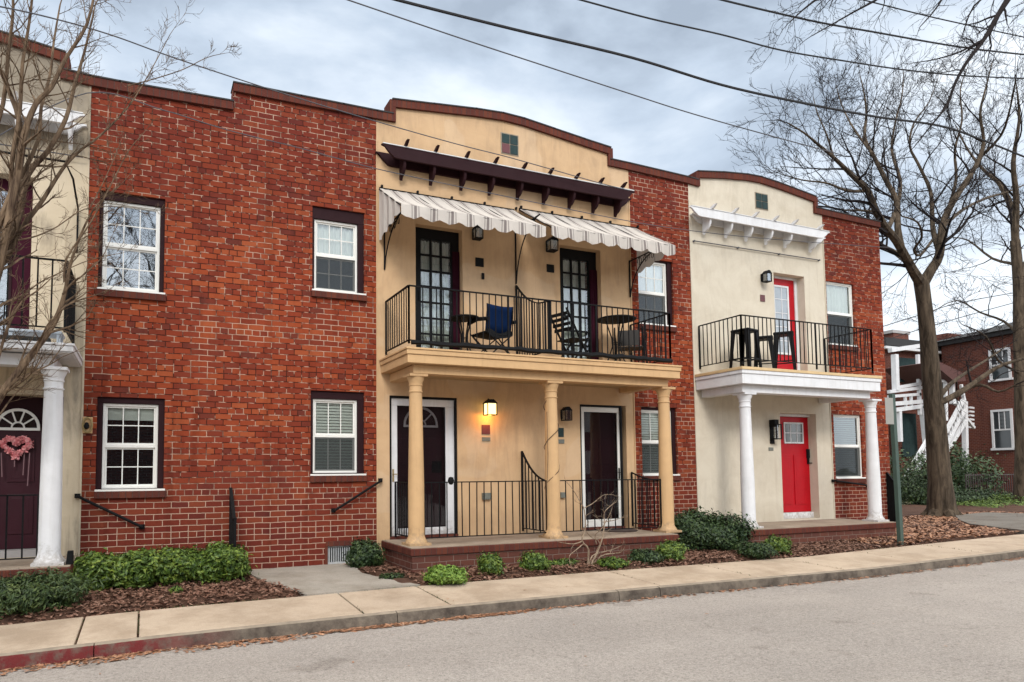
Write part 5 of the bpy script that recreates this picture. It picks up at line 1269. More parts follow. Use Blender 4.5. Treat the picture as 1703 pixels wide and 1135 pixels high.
# big bare tree at the end of the row
YT = 1.3
def T(px, py, dy=0): return P(px, py, YT+dy)
bt = empty('bare_tree', (T(1567, 868).x, YT, -.47), 'large bare winter tree with thick trunk just beyond the end of the brick row', 'tree')
tw = Twigs(3); 
tr, trr = smooth_path([T(1570, 876), T(1567, 855), T(1563, 800), T(1557, 720), T(1550, 640), T(1543, 560), T(1537, 505), T(1532, 468)], [.50, .36, .27, .245, .22, .19, .175, .18], 3)
tw.mb.tube(tr, trr, 16)
for k in range(6):
    a = k*1.05; b0 = T(1567, 868); tw.mb.tube([b0+Vector((0, 0, .45)), b0+Vector((math.cos(a)*.35, math.sin(a)*.35, .1)), b0+Vector((math.cos(a)*.75, math.sin(a)*.75, -.12))], [.2, .16, .05], 8)
wood = tw.mb
tw = Twigs(5); tw.wood = wood
limbs = [
 ([(1532, 472), (1519, 452), (1506, 428), (1490, 400), (1472, 378), (1457, 352), (1443, 318), (1417, 292), (1386, 262), (1361, 241), (1338, 222), (1310, 205)], [.20, .17, .15, .135, .125, .115, .10, .075, .055, .04, .028, .018], -.6),
 ([(1500, 420), (1493, 380), (1491, 335), (1472, 298), (1451, 256), (1438, 228), (1441, 190), (1437, 155), (1430, 125)], [.14, .11, .10, .085, .07, .06, .045, .03, .015], .6),
 ([(1475, 384), (1492, 345), (1497, 300), (1483, 250), (1490, 200), (1500, 160), (1503, 120)], [.09, .075, .065, .05, .04, .03, .014], 1.2),
 ([(1508, 436), (1488, 420), (1466, 408), (1440, 385), (1415, 365)], [.10, .09, .08, .06, .04], 1.6),
 ([(1534, 474), (1548, 450), (1562, 425), (1568, 375), (1580, 345), (1595, 320), (1623, 276), (1636, 237), (1630, 190), (1640, 145), (1650, 105)], [.20, .17, .15, .13, .11, .10, .08, .06, .045, .03, .015], -.5),
 ([(1562, 420), (1552, 385), (1550, 352), (1547, 317), (1527, 273), (1513, 243), (1520, 205), (1545, 170), (1560, 130)], [.11, .09, .08, .07, .055, .045, .035, .025, .012], .9),
 ([(1552, 398), (1530, 425), (1520, 415), (1533, 395), (1526, 370), (1500, 360)], [.05, .045, .04, .035, .03, .02], -.9),
 ([(1568, 378), (1600, 350), (1640, 330), (1680, 318), (1720, 300)], [.08, .065, .055, .04, .025], 1.4),
 ([(1575, 355), (1590, 300), (1588, 250), (1600, 200), (1597, 150), (1610, 110)], [.07, .055, .045, .035, .025, .012], .4),
 ([(1630, 262), (1665, 225), (1680, 180), (1690, 130)], [.06, .045, .03, .015], -.8),
 ([(1443, 318), (1410, 318), (1375, 305), (1335, 300), (1300, 290)], [.06, .045, .035, .025, .012], .5),
 ([(1457, 352), (1425, 350), (1390, 348), (1350, 330)], [.045, .035, .025, .012], -.3),
 ([(1386, 262), (1375, 225), (1360, 190), (1352, 160)], [.04, .03, .02, .01], .3),
 ([(1451, 256), (1420, 215), (1400, 175), (1390, 140)], [.05, .035, .025, .012], 1.1),
]
for pts, rad, dy in limbs:
    n = len(pts); P3 = [T(x, y, dy*2.2*i/(n-1)) for i, (x, y) in enumerate(pts)]
    rad = [v*.72 for v in rad]
    a, r = tw.limb(P3, rad, 8); tw.clothe(a, r, .36, 1.75, 3, start=.12, minr=.0052, up=.10, bend=.24, kids=(3, 4), ang=(22, 50), shrink=.62)
for pts, rad, dy in [([(1553, 676), (1564, 670), (1595, 654), (1626, 633), (1657, 612), (1690, 600), (1730, 592)], [.11, .09, .08, .065, .05, .04, .025], -1.0),
                     ([(1556, 668), (1580, 640), (1610, 618), (1645, 596), (1675, 575)], [.07, .055, .04, .03, .015], 1.0), ([(1595, 654), (1630, 640), (1660, 652), (1690, 640)], [.045, .04, .03, .02], -1.2)]:
    n = len(pts); P3 = [T(x, y, dy*i/(n-1)) for i, (x, y) in enumerate(pts)]
    a, r = tw.limb(P3, rad, 8); tw.clothe(a, r, .8, 1.0, 2, start=.35, minr=.006, up=.05, bend=.24, kids=(2, 3))
wood.build('trunk', M['bark_big'], bt, smooth=True, recalc=False); tw.mb.build('crown', M['bark_thin'], bt, recalc=False)
print('big tree twigs', tw.count)

# second tree at the right edge
Y2 = 3.6
def T2(px, py, dy=0): return P(px, py, Y2+dy)
t2 = empty('bare_tree', (T2(1698, 842).x, Y2, -.47), 'second bare tree at the right frame edge in front of the far brick house', 'tree')
tw = Twigs(8); tw.limb([T2(1701, 846), T2(1699, 760), T2(1697, 640), T2(1695, 540), T2(1694, 470), T2(1688, 400)], [.30, .19, .18, .18, .17, .15], 12); wood = tw.mb
tw = Twigs(9); tw.wood = wood
for pts, rad, dy in [([(1689, 410), (1683, 350), (1662, 305), (1638, 285), (1610, 250), (1590, 210)], [.18, .15, .11, .08, .05, .02], 1), ([(1688, 400), (1690, 330), (1685, 270), (1695, 200), (1690, 140)], [.16, .13, .10, .06, .02], -.5),
                     ([(1694, 470), (1720, 400), (1740, 320), (1760, 250)], [.15, .12, .08, .04], .5), ([(1696, 560), (1670, 535), (1630, 520), (1590, 500), (1550, 520)], [.07, .06, .045, .03, .015], 1.5), ([(1695, 620), (1660, 600), (1640, 560), (1600, 540)], [.06, .05, .035, .015], -1.0), ([(1690, 440), (1650, 430), (1610, 400), (1580, 395)], [.08, .06, .04, .02], 1.8)]:
    n = len(pts); P3 = [T2(x, y, dy*2*i/(n-1)) for i, (x, y) in enumerate(pts)]
    rad = [v*.72 for v in rad]; a, r = tw.limb(P3, rad, 7); tw.clothe(a, r, .5, 1.8, 3, start=.15, minr=.006, up=.06, bend=.26, kids=(3, 4), shrink=.62)
wood.build('trunk', M['bark_big'], t2, smooth=True, recalc=False); tw.mb.build('crown', M['bark_thin'], t2, recalc=False)

# tree overhanging the street from the upper right: its trunk stands by the street outside the frame
Y3 = -3.6
def T3(px, py, dy=0): return P(px, py, Y3+dy)
t3 = empty('bare_tree', (21.5, -1.9, -.4), 'bare tree whose dark branches hang into the top right corner over wires', 'tree')
tk = T3(1690, -160)
tw = Twigs(12); tw.limb([(21.5, -1.9, -.45), (21.4, -1.9, 3.0), (21.0, -2.1, 6.5), (20.2, -2.5, 9.0), (19.0, -3.0, 11)], [.26, .20, .18, .15, .10], 12); tw.mb.build('trunk', M['bark_big'], t3, smooth=True)
tw = Twigs(14)
a, r = tw.limb([(20.2, -2.5, 9.0), T3(1760, -110), T3(1690, -20), T3(1660, 25), T3(1637, 65), T3(1607, 105), T3(1588, 140), T3(1575, 175), T3(1548, 210), T3(1520, 245)], [.13, .09, .055, .04, .034, .027, .022, .017, .012, .007], 7)
tw.clothe(a, r, .20, .75, 2, start=.3, minr=.0032, up=-.02, bend=.3, kids=(2, 4), ang=(25, 60))
a, r = tw.limb([(20.2, -2.5, 9.0), T3(1700, -150), T3(1600, -100), T3(1500, -60), T3(1400, -25), T3(1350, 5), T3(1310, 40)], [.12, .08, .05, .035, .025, .015, .006], 6)
tw.clothe(a, r, .20, .85, 3, start=.35, minr=.003, up=-.12, bend=.34, kids=(2, 4), ang=(25, 65))
for q, wq in (((1600, -110), ((1585, -40), (1560, 10), (1530, 45))), ((1500, -60), ((1470, -10), (1420, 20), (1350, 60))), ((1690, -60), ((1660, -20), (1620, 10), (1600, 60)))):
    a, r = tw.limb([T3(*q)]+[T3(*w_) for w_ in wq], [.03, .02, .014, .007], 5); tw.clothe(a, r, .16, .6, 2, start=.2, minr=.0028, up=-.08, bend=.34, kids=(2, 4), ang=(25, 60))
a, r = tw.limb([T3(1637, 65), T3(1600, 85), T3(1560, 98), T3(1520, 105)], [.02, .015, .01, .006], 5); tw.clothe(a, r, .22, .5, 2, start=.1, minr=.003, up=0, bend=.3)
tw.mb.build('crown', M['bark_thin'], t3, recalc=False)

# crape myrtle at the left, multi-stemmed, in the bed before the porch
Y4 = -1.75
def T4(px, py, dy=0): return P(px, py, Y4+dy)
t4 = empty('crape_myrtle', (-2.0, Y4, -.52), 'multi-stemmed bare crape myrtle with tan bark and seed-head twigs at the left edge', 'tree')
tw = Twigs(21); B = Vector((-2.0, Y4, -.55))
stems = [
 ([B, T4(-70, 800), T4(-35, 720), T4(0, 655), T4(40, 600), T4(76, 551), T4(95, 515), T4(107, 470), T4(114, 430), T4(135, 370), T4(160, 325), T4(195, 295)], [.05, .045, .042, .040, .037, .034, .028, .020, .016, .012, .009, .005], .3),
 ([B, T4(-60, 700), T4(-20, 520), T4(0, 454), T4(15, 385), T4(34, 296), T4(44, 237), T4(64, 187), T4(89, 163), T4(113, 118), T4(148, 64), T4(165, -10)], [.05, .05, .046, .042, .040, .038, .034, .028, .024, .020, .016, .010], -.3),
 ([B, T4(-80, 650), T4(-25, 470), T4(5, 400), T4(25, 355), T4(40, 276), T4(74, 232), T4(104, 173), T4(118, 113), T4(135, 50), T4(150, -20)], [.05, .046, .04, .038, .036, .034, .028, .024, .020, .014, .010], .5),
 ([B, T4(-75, 600), T4(-10, 400), T4(20, 330), T4(34, 270), T4(35, 210), T4(17, 158), T4(0, 115), T4(-10, 60)], [.045, .04, .036, .034, .030, .026, .022, .018, .012], -.2),
 ([B, T4(-85, 700), T4(-30, 480), T4(5, 425), T4(30, 370), T4(64, 320), T4(99, 261), T4(130, 225), T4(163, 197), T4(212, 143), T4(247, 84), T4(286, 8)], [.045, .042, .036, .032, .028, .024, .019, .015, .012, .009, .006, .004], .6),
 ([T4(20, 345), T4(22, 280), T4(38, 200), T4(45, 130), T4(60, 60), T4(70, -20)], [.026, .023, .02, .017, .013, .008], -.5),
 ([T4(34, 296), T4(62, 230), T4(66, 170), T4(80, 110), T4(85, 50), T4(95, -20)], [.024, .021, .018, .015, .012, .008], .3),
 ([T4(-20, 250), T4(8, 180), T4(20, 100), T4(30, 40), T4(28, -30)], [.025, .022, .018, .014, .01], -.4),
 ([T4(212, 143), T4(256, 128), T4(306, 108), T4(345, 85), T4(375, 74)], [.008, .0065, .0055, .0045, .003], .2),
 ([T4(107, 470), T4(112, 432), T4(153, 375), T4(197, 296), T4(215, 265), T4(240, 240)], [.012, .010, .008, .006, .005, .003], -.3),
 ([T4(150, 345), T4(165, 310), T4(185, 260), T4(200, 215)], [.007, .006, .0045, .003], .3),
 ([T4(78, 548), T4(100, 516), T4(125, 500), T4(160, 488), T4(180, 478)], [.016, .010, .008, .006, .003], .1),
 ([T4(104, 490), T4(125, 470), T4(140, 464), T4(170, 440), T4(185, 415)], [.012, .009, .007, .005, .003], -.3),
 ([T4(14, 535), T4(30, 500), T4(60, 470), T4(100, 448), T4(150, 425), T4(205, 412)], [.012, .010, .008, .006, .005, .003], .2),
 ([T4(30, 400), T4(60, 392), T4(95, 375), T4(140, 345), T4(205, 340), T4(245, 345)], [.010, .008, .0065, .005, .004, .003], .1),
 ([T4(-10, 620), T4(15, 545), T4(40, 505), T4(65, 490), T4(90, 470)], [.018, .014, .010, .008, .004], -.2),
 ([T4(0, 690), T4(20, 655), T4(50, 620), T4(80, 575)], [.010, .008, .006, .003], .4),
]
kw = dict(minr=.0027, up=.10, bend=.28, kids=(3, 5), ang=(20, 48), shrink=.58)
for i, (pts, rad, dy) in enumerate(stems):
    n = len(pts); pts = [Vector(p)+Vector((0, dy*k/(n-1), 0))*(0 if k == 0 and i < 5 else 1) for k, p in enumerate(pts)]
    a, r = tw.limb(pts, rad, 8)
    if i < 8: tw.clothe(a, r, .13, .62, 2, start=.45, **kw)
    else: tw.clothe(a, r, .11, .32, 2, start=.2, **kw)
tw.mb.build('stems', M['bark_myrtle'], t4, recalc=False, smooth=False)
print('myrtle twigs', tw.count)

# bare ornamental bush in front of the cream porch
Y5 = -1.65
def T5(px, py, dy=0): return P(px, py, Y5+dy)
t5 = empty('bare_bush', (T5(978, 945).x, Y5, -.47), 'leafless twisting pale-stemmed bush in front of the cream porch', 'bush')
tw = Twigs(31)
for pts, rad, dy in [([(976, 948), (979, 915), (968, 900), (973, 880), (972, 850), (965, 835), (953, 815), (945, 805)], [.022, .02, .017, .014, .012, .010, .007, .004], 0),
                     ([(979, 947), (995, 915), (1003, 890), (1005, 870), (1005, 853), (1015, 842), (1025, 835)], [.02, .018, .014, .011, .010, .008, .004], .2),
                     ([(980, 946), (1000, 925), (1020, 921), (1032, 919), (1038, 912)], [.018, .015, .012, .009, .005], -.2),
                     ([(978, 946), (985, 925), (1005, 918), (1020, 914), (1033, 908)], [.017, .014, .011, .008, .004], .1),
                     ([(969, 900), (955, 905), (935, 903), (925, 900)], [.014, .011, .008, .004], -.1), ([(970, 905), (958, 915), (947, 925), (948, 938)], [.012, .01, .007, .004], -.2),
                     ([(972, 845), (985, 838), (1000, 826), (1007, 823), (1020, 823)], [.010, .008, .006, .005, .003], .1), ([(1004, 868), (1020, 866), (1032, 862)], [.010, .008, .004], 0),
                     ([(973, 882), (985, 895), (995, 898)], [.010, .008, .004], .1), ([(992, 905), (990, 890), (1000, 880), (1012, 860), (1018, 845)], [.012, .011, .009, .007, .004], -.2)]:
    n = len(pts); a, r = tw.limb([T5(x, y, dy*i/(n-1)) for i, (x, y) in enumerate(pts)], [v*.72 for v in rad], 7); tw.clothe(a, r, .14, .20, 1, start=.4, minr=.0022, up=.1, bend=.4, kids=(2, 3))
tw.mb.build('stems', M['bark_pale'], t5, recalc=False)
# vine twining the middle column
mb = MB(); zc0, zc1 = P(915, 800, -1.05).z, P(905, 665, -1.05).z; pts = []
for i in range(70):
    s = i/69; a = 2.2*2*math.pi*s+2.2; rr = .115+.006*math.sin(i); pts.append((colx[1]+rr*math.cos(a), -YC+rr*math.sin(a), zc0-.15+(zc1-zc0+.15)*s))
mb.tube(pts, .0065, 5); mb.tube([(colx[1]-.11, -YC-.03, ZF+.2), (colx[1]-.12, -YC-.02, .6), (colx[1]-.105, -YC-.05, 1.2), (colx[1]-.10, -YC-.03, 1.9)], .004, 5)
o = mb.build('bare_vine', M['bark_myrtle'], None, recalc=False); tag(o, 'thin leafless vine twisting round the middle cream porch column', 'vine')

# ------------------------------------------------------------------ wires
def wire(lab, pts, r, mat='wire', Y=-3.2, group='overhead wires', ys=None):
    P3 = [P(x, y, ys[i] if ys else Y) for i, (x, y) in enumerate(pts)]
    a, rr = smooth_path(P3, [r]*len(P3), 6); mb = MB(); mb.tube(a, rr, 6); o = mb.build('overhead_wire', M[mat], None, smooth=True); tag(o, lab, 'wire', group); return o
wire('thick black cable sagging from top centre across the sky into the right-hand tree', [(560, -28), (660, 0), (850, 48), (1050, 96), (1200, 141.5), (1327, 170), (1454, 194), (1560, 209), (1623, 229), (1720, 268)], .018)
wire('thin grey wire from the top centre-left down behind the right-hand trees', [(480, -32), (572, -2), (760, 62), (900, 108), (1050, 157), (1150, 189), (1270, 223), (1400, 258)], .008, 'thinwire')
wire('black wire from top right of centre crossing the crown of the big tree', [(860, -28), (965, 0), (1080, 31), (1200, 58), (1300, 84), (1400, 101), (1500, 116), (1600, 126), (1730, 132)], .012)
wire('black cable near the top right corner, above the big tree', [(1100, -28), (1200, 0), (1350, 35), (1450, 53), (1600, 79), (1730, 94)], .015)
wire('short black wire cutting the top right corner, highest of all', [(1340, -24), (1435, 0), (1530, 24), (1600, 40), (1730, 68)], .011)
wire('thin service wire from the upper left over the brick parapet to the cream front', [(-60, 0), (60, 24), (180, 57), (300, 100), (475, 157), (625, 202), (760, 240), (850, 263), (991, 303), (1046, 317)], .008, 'thinwire', ys=[-2.5, -2.2, -1.8, -1.4, -.9, -.5, -.42, -.4, -.45, -.5])
wire('low telephone wire strung along the facades just above the awnings', [(-20, 236), (145, 150+5), (270, 183), (380, 217), (500, 247), (622, 280), (760, 310), (900, 339), (1046, 368), (1150, 384), (1250, 395), (1360, 404), (1480, 412)], .007, 'thinwire', Y=-.36)
wire('upper of two drop wires running behind the big trunk to the far house', [(1466, 544), (1530, 524), (1600, 503), (1730, 480)], .014, 'wire', Y=5)
wire('lower of two drop wires running behind the big trunk to the far house', [(1466, 568), (1540, 545), (1620, 522), (1730, 492)], .014, 'wire', Y=5)

# ------------------------------------------------------------------ green sign post
sp = G(1501, 912, -.40); sp.y = YS+.12; sx = P(1500, 908, sp.y).x
post = empty('sign_post', (sx, sp.y, gz(sx)), 'green metal sign post showing the grey back of a sign, beside the brick corner', 'sign')
zt_ = P(1484, 655, sp.y).z; xt = P(1485, 660, sp.y).x; z0_ = gz(sx)-.1
mb = MB(); mb.bar((sx, sp.y, z0_), (xt, sp.y, zt_), .085, .03, up=(0, 1, 0)); mb.bar((sx-.036, sp.y+.03, z0_), (xt-.036, sp.y+.03, zt_), .012, .05, up=(0, 1, 0)); mb.bar((sx+.036, sp.y+.03, z0_), (xt+.036, sp.y+.03, zt_), .012, .05, up=(0, 1, 0)); mb.build('post', M['green_pole'], post)
r = rect(1471.5, 1483, 662, 706, sp.y-.03); mb = MB(); mb.box(r[0], r[1]+.03, sp.y-.045, sp.y-.037, r[2], r[3]); mb.build('sign_plate', M['sign_back'], post, bevel=.002)

# ------------------------------------------------------------------ far house
YH = 7.0
def H(px, py, Y=YH): return P(px, py, Y)
# brick volume at the right, turned wall
A_ = P(1590, 700, 13.0); B_ = P(1760, 700, 8.2)
fh = empty('far_house', (A_.x+2, 10.0, -.45), 'two-storey dark brick house with white stairs and porches beyond the bare trees', 'house')
ang = math.atan2(B_.y-A_.y, B_.x-A_.x); dirv = Vector((math.cos(ang), math.sin(ang), 0)); nrmv = Vector((dirv.y, -dirv.x, 0))
Lw = (B_-A_).xy.length if hasattr((B_-A_), 'xy') else 10
def onwall(px, py, off=0.0):                               # photo point on the turned wall plane
    d = AF*FPX+AR*(px-PCX)-AU*(py-PCY); o_ = Vector((A_.x, A_.y, 0))+nrmv*off
    t_ = ((o_-CAM).dot(nrmv))/d.dot(nrmv); return CAM+d*t_
def boxw(mb, s0, s1, o0, o1, z0, z1):
    k = len(mb.v)
    for z in (z0, z1):
        for o_ in (o0, o1):
            for s_ in (s0, s1): q = Vector((A_.x, A_.y, 0))+dirv*s_+nrmv*o_; mb.v.append((q.x, q.y, z))
    for f in ((0, 2, 3, 1), (4, 5, 7, 6), (0, 1, 5, 4), (2, 6, 7, 3), (0, 4, 6, 2), (1, 3, 7, 5)): mb.f.append(tuple(k+i for i in f)); mb.mi.append(0)
def sz(px, py, off=0): q = onwall(px, py, off); return ((q-Vector((A_.x, A_.y, 0))).dot(dirv), q.z)
ztop = sz(1660, 560)[1]
mb = MB(); boxw(mb, -.6, Lw+3, -9, 0, -.6, ztop); mb.build('brick_wall', M['far_brick'], fh)
mb = MB(); boxw(mb, -.9, Lw+3.3, -9.3, .28, ztop+.002, ztop+.22)
k = len(mb.v)
for s_, o_, z in ((-1.2, .45, ztop+.225), (Lw+3.5, .45, ztop+.225), (Lw+3.5, -9.4, ztop+.225), (-1.2, -9.4, ztop+.225), (1.5, -3, ztop+1.2), (Lw+1, -3, ztop+1.2)): q = Vector((A_.x, A_.y, 0))+dirv*s_+nrmv*o_; mb.v.append((q.x, q.y, z))
for f in ((0, 1, 5, 4), (1, 2, 5), (2, 3, 4, 5), (3, 0, 4), (0, 3, 2, 1)): mb.f.append(tuple(k+i for i in f)); mb.mi.append(0)
mb.build('roof', M['tar'], fh)
for (l, r_, t_, b_) in ((1650, 1686, 681, 749), (1646, 1682, 580, 634)):
    s0, z1 = sz(l, (t_+b_)/2)[0], sz((l+r_)/2, t_)[1]; s1, z0 = sz(r_, (t_+b_)/2)[0], sz((l+r_)/2, b_)[1]
    m1 = MB(); w_ = .11; boxw(m1, s0, s1, .0, .06, z1-w_, z1); boxw(m1, s0-.06, s1+.06, .0, .10, z0, z0+w_); boxw(m1, s0, s0+w_, .001, .061, z0+w_, z1-w_); boxw(m1, s1-w_, s1, .001, .061, z0+w_, z1-w_)
    zm = (z0+z1)/2; boxw(m1, s0+w_, s1-w_, .004, .05, zm-.04, zm+.04)
    for i in (1, 2): xx = s0+w_+(s1-s0-2*w_)*i/3; boxw(m1, xx-.015, xx+.015, .004, .04, zm, z1-w_)
    wo = m1.build('window', M['white_trim'], fh); m2 = MB(); boxw(m2, s0+w_, s1-w_, -.05, .012, z0+w_, z1-w_); m2.build('glass', paint('far_window_glass', (.03, .036, .04), .08, .3, .02, 3, .6, spec=.9) if 'fg' not in M else M['fg'], wo)
# left brick wing with porch bay, chimneys
def bx(name, l, r_, t_, b_, Y, mat, d=.3, bev=0, parent=None):
    q = rect(l, r_, t_, b_, Y); m_ = MB(); m_.box(q[0], q[1], Y, Y+d, q[2], q[3]); return m_.build(name, M[mat], parent or fh, bevel=bev)
YW2 = 14.0
bx('brick_wall', 1478, 1612, 580, 850, YW2, 'far_brick', 6)
bx('roof', 1474, 1640, 570, 582, YW2-.3, 'tar', 7)
bx('chimney', 1487, 1512, 553, 600, YW2+2, 'far_brick', 1.0); bx('chimney', 1577, 1610, 556, 600, YW2+2, 'far_brick', 1.0); bx('chimney_cap', 1485, 1514, 550, 555, YW2+1.95, 'greyplank', 1.1)
Yp = 12.0
# white bay: deck, posts, rails, door
def wbar(mb, a, b, w=.12, Y=Yp): mb.bar(P(*a, Y), P(*b, Y), w, w)
mb = MB()
for a, b, w_ in (((1480, 583), (1533, 575), .2), ((1488, 590), (1490, 650), .24), ((1492, 645), (1530, 638), .15), ((1478, 652), (1533, 645), .16), ((1478, 660), (1530, 656), .14), ((1486, 672), (1535, 668), .2), ((1526, 590), (1530, 690), .14), ((1488, 682), (1534, 676), .2), ((1495, 682), (1497, 735), .18), ((1533, 676), (1540, 740), .2), ((1505, 660), (1507, 680), .10), ((1515, 658), (1516, 680), .10)):
    wbar(mb, a, b, w_)
bay = mb.build('stair_porch', M['white_trim'], fh)
bx('porch_door', 1503, 1525, 688, 760, Yp+.6, 'box_dk' if False else 'slate', .1, parent=bay); bx('porch_window', 1497, 1526, 596, 636, Yp+.7, 'slate', .1, parent=bay)
mb = MB()
for a, b, w_ in (((1553, 611), (1585, 634), .16), ((1550, 634), (1582, 634), .12), ((1583, 630), (1584, 672), .18), ((1598, 640), (1604, 668), .12), ((1585, 668), (1592, 672), .2), ((1604, 668), (1607, 830), .20), ((1604, 692), (1620, 712), .12), ((1560, 634), (1561, 700), .14), ((1572, 634), (1573, 700), .14), ((1545, 650), (1546, 705), .16)):
    wbar(mb, a, b, w_, Yp-1)
# stair flights: stringers and balusters
for (ax, ay), (bx_, by) in (((1602, 665), (1570, 724)), ((1604, 682), (1572, 742)), ((1606, 700), (1574, 752))): wbar(mb, (ax, ay), (bx_, by), .15, Yp-1.2)
for i in range(9): s = i/8; wbar(mb, (1602-32*s, 665+59*s), (1604-32*s, 684+58*s), .06, Yp-1.2)
for (ax, ay), (bx_, by) in (((1548, 722), (1498, 806)), ((1552, 742), (1503, 815))): wbar(mb, (ax, ay), (bx_, by), .13, Yp-1.5)
for i in range(14): s = i/13; wbar(mb, (1548-50*s, 722+84*s), (1552-49*s, 742+73*s), .06, Yp-1.5)
for i in range(6): wbar(mb, (1612, 678+i*6.5), (1619, 679+i*6.5), .09, Yp-.5)
mb.build('staircase', M['white_trim'], fh)
bx('window', 1544, 1556, 612, 650, Yp+.7, 'slate', .1, parent=bay); bx('window', 1562, 1578, 618, 660, YW2-.1, 'white_trim', .12); bx('window_glass', 1564, 1576, 621, 657, YW2-.12, 'slate', .05)
bx('eaves', 1474, 1590, 581, 585, YW2-.4, 'silver', .3); bx('dormer', 1552, 1574, 574, 590, YW2-.2, 'slate', 1.2); bx('downspout', 1586, 1588, 585, 700, YW2-.15, 'silver', .08)
bx('cellar_wall', 1500, 1600, 745, 850, Yp+.8, 'far_brick', .3)
q0, q1, q2 = P(1546, 600, Yp-1.1), P(1600, 625, Yp-1.1), P(1604, 636, Yp-1.1)
mb = MB(); pl_ = [P(x, y, Yp-1.3) for x, y in ((1547, 603), (1556, 601), (1600, 622), (1603, 634), (1585, 636), (1556, 612))]; mb.prism([(p.x, p.z) for p in pl_], Yp-1.4, Yp+1); mb.build('porch_roof', M['shingle'], fh)
# far iron fence
mb = MB(); fa, fb = P(1608, 830, 6.6), P(1760, 830, 6.6); zt2_ = P(1650, 790, 6.6).z
n = 42
for i in range(n+1): x = fa.x+(fb.x-fa.x)*i/n; mb.bar((x, 6.6, -.5), (x, 6.6, zt2_+.05), .025)
mb.bar((fa.x, 6.6, zt2_), (fb.x, 6.6, zt2_), .04, .03); mb.bar((fa.x, 6.6, -.3), (fb.x, 6.6, -.3), .04, .03)
o = mb.build('iron_fence', M['brown_mtl'], None); tag(o, 'dark iron picket fence in front of the far brick house', 'fence')
# far shrubs
def fbush(lab, l, r_, t_, Y, n, mat, seed, leaf=.13, **kw):
    x0, x1 = P(l, 800, Y).x, P(r_, 800, Y).x; zt__ = P((l+r_)/2, t_, Y).z
    return bush(lab, ((x0+x1)/2, Y, -.5), (x1-x0)/2, (x1-x0)/2*.8, (zt__+.5)/2, n, leaf, mat, seed, name='shrub', stick=.35, lump=.22, **kw)
fbush('dark green leafy shrub behind the green sign post beside the white stairs', 1496, 1548, 752, 9.5, 2600, 'farleaf', 60)
fbush('tall loose green shrub right of the big trunk beside the white stairs', 1576, 1606, 748, 8.0, 2600, 'farleaf', 61)
fbush('dark low bush at the foot of the big trunk, far side', 1500, 1562, 780, 5.0, 5000, 'box_dk', 62, .09)
fbush('spreading evergreen in front of the far iron fence, left part', 1582, 1660, 815, 5.5, 5000, 'box_dk', 63, .09)
fbush('light green low hedge plant along the driveway', 1596, 1650, 833, 3.6, 4500, 'box', 64, .07)
fbush('low hedge plant at the right edge along the driveway', 1652, 1725, 826, 3.8, 5500, 'box', 65, .07)
fbush('branch-like evergreen shrub reaching right in front of the brick wall', 1606, 1650, 752, 7.0, 1700, 'farleaf', 66, .12)
# ------------------------------------------------------------------ the other side of the street (unseen; house and trees added for the window reflections)
xh = empty('row_house', (2, -27, -.6), 'dark brick row house added across the street, mirrored only in the window glass', 'house')
mb = MB(); mb.box(-26, 34, -36, -27, -.9, 6.2); mb.build('brick_wall', M['shingle'], xh)  # dark shingle colour chosen to darken what the panes reflect
mb = MB(); mb.prism([(-37, 6.21), (-26.6, 6.21), (-31.5, 8.2)], -26.5, 34.5, 'x'); mb.build('roof', M['shingle'], xh)
for i in range(12):
    for zz in (.6, 3.5): mb = MB(); mb.box(-23+i*4.9, -21.6+i*4.9, -27, -26.93, zz, zz+1.7); mb.build('window', M['white_vinyl'], xh)
for i, (x, y, rz, lab) in enumerate(((1.5, -17.5, 1.9, 'bare street tree added across the road, mirrored in the left windows'), (12.5, -18.5, 3.6, 'bare street tree added across the road, mirrored in the right windows'), (-7, -17, 5.0, 'unseen bare street tree added across the road, furthest left'))):
    c = copy_tree(bt); c.location = (x, y, -.5); c.rotation_euler = (0, 0, rz); c.scale = (.8, .8, .8); c['label'] = lab

# ------------------------------------------------------------------ light and sky
SUN_EL, SUN_AZ = 34, 200        # degrees; azimuth measured clockwise from +y
w = bpy.data.worlds.new('World'); scene.world = w; w.use_nodes = True; nt = w.node_tree; nt.nodes.clear()
def N(typ, **kw):
    nd = nt.nodes.new(typ)
    for k, v in kw.items(): setattr(nd, k, v)
    return nd
sky = N('ShaderNodeTexSky'); sky.sky_type = 'NISHITA'; sky.sun_disc = False; sky.sun_elevation = R(SUN_EL); sky.sun_rotation = R(SUN_AZ)
sk = N('ShaderNodeMix', data_type='RGBA', blend_type='MULTIPLY'); sk.inputs[0].default_value = 1; nt.links.new(sky.outputs[0], sk.inputs[6]); sk.inputs[7].default_value = (.9, .9, .9, 1)
tc = N('ShaderNodeTexCoord'); mp = N('ShaderNodeMapping'); mp.inputs['Scale'].default_value = (1, 1, 2.2); nt.links.new(tc.outputs['Generated'], mp.inputs[0])
nz = N('ShaderNodeTexNoise'); nz.inputs['Scale'].default_value = 2.6; nz.inputs['Detail'].default_value = 8; nz.inputs['Roughness'].default_value = .55; nz.inputs['Distortion'].default_value = .35; nt.links.new(mp.outputs[0], nz.inputs['Vector'])
nz2 = N('ShaderNodeTexNoise'); nz2.inputs['Scale'].default_value = 5.5; nz2.inputs['Detail'].default_value = 6; nz2.inputs['Roughness'].default_value = .5; nt.links.new(mp.outputs[0], nz2.inputs['Vector'])
sx_ = N('ShaderNodeSeparateXYZ'); nt.links.new(tc.outputs['Generated'], sx_.inputs[0])
ad_ = N('ShaderNodeMath', operation='MULTIPLY_ADD'); nt.links.new(nz2.outputs[0], ad_.inputs[0]); ad_.inputs[1].default_value = .35; nt.links.new(nz.outputs[0], ad_.inputs[2])
